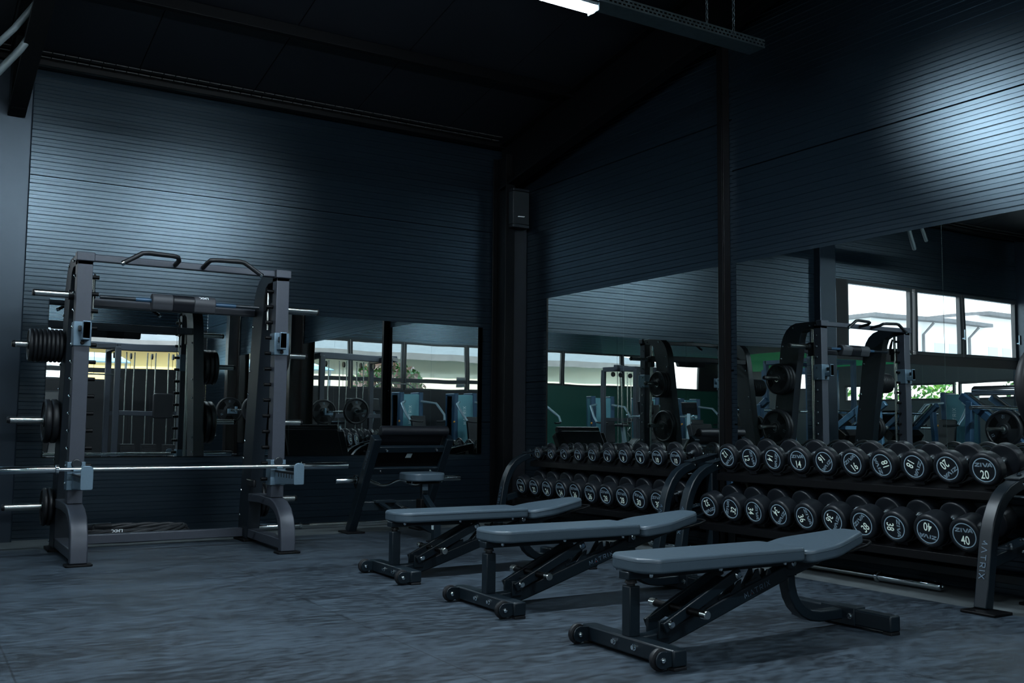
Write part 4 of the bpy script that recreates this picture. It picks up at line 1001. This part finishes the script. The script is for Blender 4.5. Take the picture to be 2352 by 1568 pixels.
# ================================================================== BEHIND THE VIEWER (seen in the mirrors)
# cable station
cs = thing('cable_machine', 'tall grey cable machine with pulleys and weight stacks, reflected in back mirror', 'cable machine', (-1.75, -9.0, 0))
for x in (-.75, .62):
    for y in (-.45, .45):
        MB().box(x - .045, x + .045, y - .045, y + .045, 0, 2.18).build('upright', 'smith', cs, .006)
    MB().box(x - .045, x + .045, -.62, .62, .0, .08).build('base_rail', 'smith', cs, .006)
    MB().box(x - .045, x + .045, -.45, .45, 2.14, 2.24).build('top_rail', 'smith', cs, .006)
MB().box(-1.1, .75, -.05, .05, 2.16, 2.28).build('top_beam', 'smith', cs, .008)
for y in (-.45, .45): MB().box(-.75, .62, y - .035, y + .035, 1.04, 1.12).build('cross_rail', 'smith', cs, .006)
MB().beam((-1.1, .0, 2.2), (-.75, .45, 2.2), .07, .08).build('lat_boom', 'smith', cs, .006)
for x in (-.42, -.06, .3):
    st = MB()
    for k in range(15): st.box(x - .12, x + .12, -.30, -.16, .10 + .03 * k, .126 + .03 * k)
    st.build('weight_stack', 'stack', cs)
    for dx in (-.07, .07): MB().cyl((x + dx, -.23, .1), (x + dx, -.23, 2.15), .011, seg=10).build('guide_rod', 'brushed', cs)
    MB().tube([(x, -.23, .56), (x, -.23, 2.1)], .004, 6).build('cable', 'black_plastic', cs)
for x in (-.70, -.42, -.06, .3, .58):
    MB().lathe([(.0, -.012), (.055, -.012), (.048, 0), (.055, .012), (0, .012)], (x, -.2, 2.08), (1, 0, 0), 20).build('pulley', 'black_plastic', cs)
MB().prism(rrect(-.16, .16, 1.0, 1.42, .04), 'xz', .47, .53).build('chest_pad', 'vinyl_black', cs, .015, 3)
MB().tube([(-1.05, .0, 2.1), (-1.05, .02, 1.75)], .004, 6).build('lat_cable', 'black_plastic', cs)
MB().tube([(-1.5, .02, 1.66), (-1.35, .02, 1.74), (-.75, .02, 1.74), (-.60, .02, 1.66)], .013, 10).build('lat_bar', 'brushed', cs)
MB().tube([(.9, .5, .9), (.9, .42, .8), (.9, .5, .7)], .012, 8).build('grip_handle', 'brushed', cs)
# bench press station with loaded bar
bpz = thing('bench_press', 'black bench press station beside the right wall, reflected in mirrors', 'bench press', (-.95, -6.95, 0))
for y in (-.52, .52):
    MB().beam((.10, y, 0), (.10, y, 1.22), .07, .07).build('upright', 'blue_steel', bpz, .006)
    MB().prism([(.02, 1.08), (.02, 1.16), (.06, 1.16), (.06, 1.12), (.14, 1.12), (.14, 1.2), (.17, 1.2), (.17, 1.08)], 'xz', y - .03, y + .03).build('bar_cup', 'catch', bpz, .004)
    MB().box(-.25, .35, y - .035, y + .035, 0, .07).build('foot', 'blue_steel', bpz, .006)
MB().box(.06, .14, -.5, .5, .30, .37).build('cross_rail', 'blue_steel', bpz, .006)
MB().beam((.10, 0, .33), (-.72, 0, .33), .07, .07).build('spine', 'blue_steel', bpz, .006)
MB().box(-.75, -.67, -.22, .22, 0, .3).build('rear_leg', 'blue_steel', bpz, .006)
MB().prism(rrect(-.80, .0, -.14, .14, .05), 'xy', .37, .45).build('bench_pad', 'vinyl_black', bpz, .015, 3)
barbell('barbell', 'loaded barbell racked on bench press station, seen in mirrors', (-.85, -6.95, 1.142), (0, 1, 0), .655, .415, .0145, .025)
for s, t in ((1, 'nearer the dumbbell racks'), (-1, 'farther from the dumbbell racks')):
    p = plate(.222, .05, FIFTEEN, 15, -.85, -6.95 + s * (.70 if s > 0 else .75), 1.142, 0, 'big grip plate on bench press barbell, one %s' % t, 'plates on the bench press bar'); p.rotation_euler = (0, 0, R(90) if s > 0 else R(90))
# selectorised machines: shrouded towers with a seat in front
def make_tower():
    root = bpy.data.objects.new('weight_machine', None); COL.objects.link(root); root.empty_display_size = .2
    sh = MB().prism(rrect(-.30, .30, -.22, .22, .10, 6), 'xy', .05, 1.62).build('shroud', 'teal_shroud', root, .02, 3)
    q = MB(); letters(q, MATRIX, (.02, .2225, 1.15), (0, 0, 1), (1, 0, 0), .055, .07, 0); q.build('logo', 'white', sh)
    MB().prism(rrect(-.30, -.18, -.235, .235, .04), 'xy', .02, 1.66).build('side_panel', 'blue_steel', root, .01)
    MB().prism(rrect(.18, .30, -.235, .235, .04), 'xy', .02, 1.66).build('side_panel', 'blue_steel', root, .01)
    MB().beam((0, .2, .12), (0, 1.25, .12), .09, .10).build('base_beam', 'frame', root, .008)
    MB().box(-.35, .35, 1.2, 1.28, 0, .08).build('front_foot', 'frame', root, .008)
    MB().box(-.05, .05, .85, .95, .1, .45).build('seat_post', 'frame', root, .006)
    MB().prism(rrect(-.2, .2, .70, 1.1, .07), 'xy', .45, .53).build('seat_pad', 'vinyl', root, .02, 3)
    q = MB(); q.obox((0, .62, .82), (.17, 0, 0), (0, -.06, .30), (0, .04, .01)); q.build('back_pad', 'vinyl_black', root, .02, 3)
    for s in (-1, 1):
        MB().tube([(s * .2, .3, 1.45), (s * .42, .6, 1.40), (s * .46, .95, 1.15), (s * .42, 1.05, 1.02)], .028, 12).build('lever_arm', 'satin_cap', root)
        MB().tube([(s * .42, 1.05, 1.02), (s * .30, 1.12, 1.0), (s * .16, 1.14, 1.0)], .021, 12).build('grip', 'black_plastic', root)
    MB().lathe([(0, 0), (.022, 0), (.022, .03), (0, .03)], (.31, .3, 1.0), (1, 0, 0), 14).build('adjust_knob', 'orange', root)
    return root
tw = None
for i, (x, y, a, lab) in enumerate(((-9.1, -10.6, -20, 'shrouded weight machine near the front windows, first in row, seen reflected'), (-10.5, -10.6, -20, 'shrouded weight machine near the front windows, second in row, seen reflected'),
        (-11.9, -10.6, -15, 'shrouded weight machine near the front windows, third in row, seen reflected'), (-4.3, -11.5, 0, 'shrouded weight machine behind the cable machine, seen in back mirror'),
        (-5.7, -11.5, 0, 'shrouded weight machine beside flowering bush window, seen in back mirror'), (-7.2, -11.4, 10, 'shrouded weight machine at front wall middle, seen in right mirror'))):
    o = tw = make_tower() if tw is None else dup_tree(tw)
    o.location = (x, y, 0); o.rotation_euler = (0, 0, R(a)); tag(o, lab, 'weight machine', 'shrouded weight machines')
# cardio bikes with consoles
def make_bike():
    root = bpy.data.objects.new('exercise_bike', None); COL.objects.link(root); root.empty_display_size = .2
    MB().prism(round_poly([(-.55, .06), (.55, .06), (.62, .2), (.45, .62), (.1, .70), (-.35, .45)], .1, 5), 'xz', -.10, .10).build('body_shell', 'black_plastic', root, .03, 3)
    for x in (-.6, .6): MB().beam((x, -.28, .04), (x, .28, .04), .08, .08).build('stabiliser', 'frame', root, .01)
    MB().beam((.35, 0, .55), (.48, 0, 1.22), .09, .07).build('mast', 'satin_cap', root, .01)
    MB().beam((-.3, 0, .4), (-.42, 0, .92), .07, .07).build('seat_mast', 'satin_cap', root, .01)
    MB().prism(round_poly([(-.58, -.11), (-.58, .11), (-.35, .09), (-.22, .03), (-.22, -.03), (-.35, -.09)], .03, 4), 'xy', .92, .98).build('saddle', 'vinyl_black', root, .02, 3)
    c = MB(); c.obox((.52, 0, 1.34), (.02, 0, .004), (0, .19, 0), (-.03, 0, .14)); con = c.build('console', 'black_plastic', root, .02, 3)
    c = MB(); c.obox((.498, 0, 1.35), (.001, 0, 0), (0, .14, 0), (-.02, 0, .09)); c.build('screen', 'stack', con)
    for s in (-1, 1): MB().tube([(.46, s * .06, 1.15), (.38, s * .22, 1.15), (.18, s * .24, 1.12), (.10, s * .22, 1.18)], .018, 10).build('handlebar', 'satin_cap', root)
    MB().lathe([(0, -.03), (.13, -.03), (.13, .03), (0, .03)], (0, .13, .32), (0, 1, 0), 20).build('crank_cover', 'satin_cap', root)
    return root
bk = make_bike()
for i, (x, y, a, lab) in enumerate(((-7.4, -7.2, 200, 'exercise bike with console, left of the two, seen in right mirror'), (-8.9, -7.4, 210, 'exercise bike with console, right of the two, seen in right mirror'))):
    o = bk if i == 0 else dup_tree(bk); o.location = (x, y, 0); o.rotation_euler = (0, 0, R(a)); tag(o, lab, 'exercise bike', 'exercise bikes')
# leg press and incline press machines by the rear windows
def make_leg_press():
    root = bpy.data.objects.new('leg_press', None); COL.objects.link(root); root.empty_display_size = .2
    for s in (-1, 1):
        MB().beam((-.9, s * .38, .12), (.75, s * .30, 1.35), .07, .09).build('side_rail', 'blue_steel', root, .008)
        MB().cyl((-.75, s * .30, .30), (.68, s * .24, 1.36), .02, seg=12).build('slide_rod', 'brushed', root)
        MB().beam((.70, s * .32, .04), (.62, s * .32, 1.28), .08, .08).build('rear_post', 'blue_steel', root, .008)
        MB().beam((-.9, s * .38, .05), (.75, s * .38, .05), .08, .09).build('base_rail', 'blue_steel', root, .008)
        MB().cyl((.15, s * .40, .95), (.15, s * .72, .95), .024, seg=16).build('plate_peg', 'brushed', root)
    for p in ((-.3, .5), (.25, .95)): MB().beam((p[0], -.34, p[1]), (p[0], .34, p[1]), .05, .06).build('cross_tube', 'blue_steel', root, .006)
    MB().cyl((.42, -.62, 1.20), (.42, .62, 1.20), .025, seg=16).build('top_bar', 'chrome', root)
    q = MB(); q.obox((.05, 0, .98), (.05, 0, .07), (0, .33, 0), (-.30, 0, .22)); q.build('foot_plate', 'black_steel', root, .01)
    q = MB(); q.obox((-.95, 0, .62), (.06, 0, .02), (0, .24, 0), (-.12, 0, .36)); q.build('back_pad', 'vinyl_black', root, .02, 3)
    MB().prism(rrect(-.95, -.52, -.24, .24, .06), 'xy', .26, .35).build('seat_pad', 'vinyl_black', root, .02, 3)
    return root
lp = make_leg_press()
for i, (x, y, a, lab) in enumerate(((-5.75, -2.35, 90, 'blue grey leg press machine nearer the pillar, seen in right mirror'), (-7.6, -2.2, 100, 'blue grey leg press machine under the windows, second from pillar, seen reflected'), (-9.6, -2.6, 80, 'blue grey leg press machine under the windows, farthest from pillar, seen reflected'))):
    o = lp if i == 0 else dup_tree(lp); o.location = (x, y, 0); o.rotation_euler = (0, 0, R(a)); tag(o, lab, 'leg press', 'leg press machines')
pl = 0
for x, y, t in ((-5.36, -2.2, 'on the first leg press machine peg'), (-7.15, -2.1, 'on the second leg press machine peg')):
    o = plate(.222, .05, FIFTEEN, 15, x, y, .95, 0, 'big grip plate %s, seen in right mirror' % t, 'plates on the leg press machines')
# tall power frame in the middle of the hall
pf = thing('power_rack', 'blue grey power rack in the hall behind, seen in mirrors', 'power rack', (-10.2, -5.0, 0))
for x in (-.6, .6):
    for y in (-.6, .6): MB().box(x - .04, x + .04, y - .04, y + .04, 0, 2.3).build('upright', 'blue_steel', pf, .006)
    MB().box(x - .04, x + .04, -.6, .6, 2.22, 2.3).build('top_rail', 'blue_steel', pf, .006)
for y in (-.6, .6): MB().box(-.6, .6, y - .04, y + .04, 2.22, 2.3).build('cross_rail', 'blue_steel', pf, .006)
barbell('barbell', 'barbell racked in the blue grey power rack, seen reflected', (-10.2, -4.3, 1.25), (1, 0, 0), .655, .415)
for s in (-1, 1): MB().box(s * .6 - .03, s * .6 + .03, .64, .76, 1.17, 1.235).build('bar_cup', 'catch', pf, .004)

o = dup_tree(cs); o.location = (-8.6, -8.6, 0); o.rotation_euler = (0, 0, R(15)); tag(o, 'tall grey cable machine in the middle of the hall, seen reflected on the right', 'cable machine', 'cable machines')
cs['group'] = 'cable machines'
o = dup_tree(pf); o.location = (-12.6, -7.4, 0); o.rotation_euler = (0, 0, R(10)); tag(o, 'empty power rack near the glazed end wall, seen reflected', 'power rack', 'power racks')
pf['group'] = 'power racks'
o = dup_tree(tw); o.location = (-12.2, -3.0, 0); o.rotation_euler = (0, 0, R(-80)); tag(o, 'shrouded weight machine at the far end beyond power rack, seen reflected', 'weight machine', 'shrouded weight machines')
o = dup_tree(bk); o.location = (-2.9, -11.2, 0); o.rotation_euler = (0, 0, R(120)); tag(o, 'exercise bike behind the cable machine, seen in back mirror', 'exercise bike', 'exercise bikes')

# ================================================================== LIGHT, CAMERA
w = bpy.data.worlds.new('sky'); S.world = w; w.use_nodes = True
N = w.node_tree.nodes; Lk = w.node_tree.links; bg = N['Background']
tc = N.new('ShaderNodeTexCoord'); sx = N.new('ShaderNodeSeparateXYZ'); cr = N.new('ShaderNodeValToRGB')
Lk.new(tc.outputs['Generated'], sx.inputs[0]); Lk.new(sx.outputs['Z'], cr.inputs[0]); Lk.new(cr.outputs[0], bg.inputs['Color'])
e = cr.color_ramp.elements; e[0].position = 0; e[0].color = (1, .97, .94, 1); e[1].position = .7; e[1].color = (.42, .72, 1, 1)
bg.inputs['Strength'].default_value = 4.5
sun = bpy.data.lights.new('sun', 'SUN'); sun.energy = 9; sun.angle = R(2); sun.color = (1, .95, .88)
so = bpy.data.objects.new('sun', sun); COL.objects.link(so); so.rotation_euler = (R(-48), R(8), 0)

cam = bpy.data.cameras.new('camera'); co = bpy.data.objects.new('camera', cam); COL.objects.link(co); S.camera = co
cam.sensor_width = 36; cam.lens = 36 * 2261.5 / 2352; cam.clip_start = .05; cam.clip_end = 300
yaw, pit, rol = R(58.36), R(4.8177), R(.5304)
f = Vector((math.cos(yaw) * math.cos(pit), math.sin(yaw) * math.cos(pit), math.sin(pit)))
r0 = Vector((math.sin(yaw), -math.cos(yaw), 0)); u0 = r0.cross(f)
r_ = r0 * math.cos(rol) + u0 * math.sin(rol); u_ = u0 * math.cos(rol) - r0 * math.sin(rol)
co.matrix_world = Matrix(((r_.x, u_.x, -f.x, -5.50), (r_.y, u_.y, -f.y, -8.90), (r_.z, u_.z, -f.z, .95), (0, 0, 0, 1)))
S.view_settings.view_transform = 'Standard'; S.view_settings.look = 'None'; S.view_settings.exposure = .2; S.view_settings.gamma = 1
S.cycles.use_denoising = True
S.cycles.max_bounces = 14; S.cycles.glossy_bounces = 8; S.cycles.diffuse_bounces = 3; S.cycles.transparent_max_bounces = 12
S.cycles.caustics_reflective = False; S.cycles.caustics_refractive = False
S.cycles.sample_clamp_indirect = 4
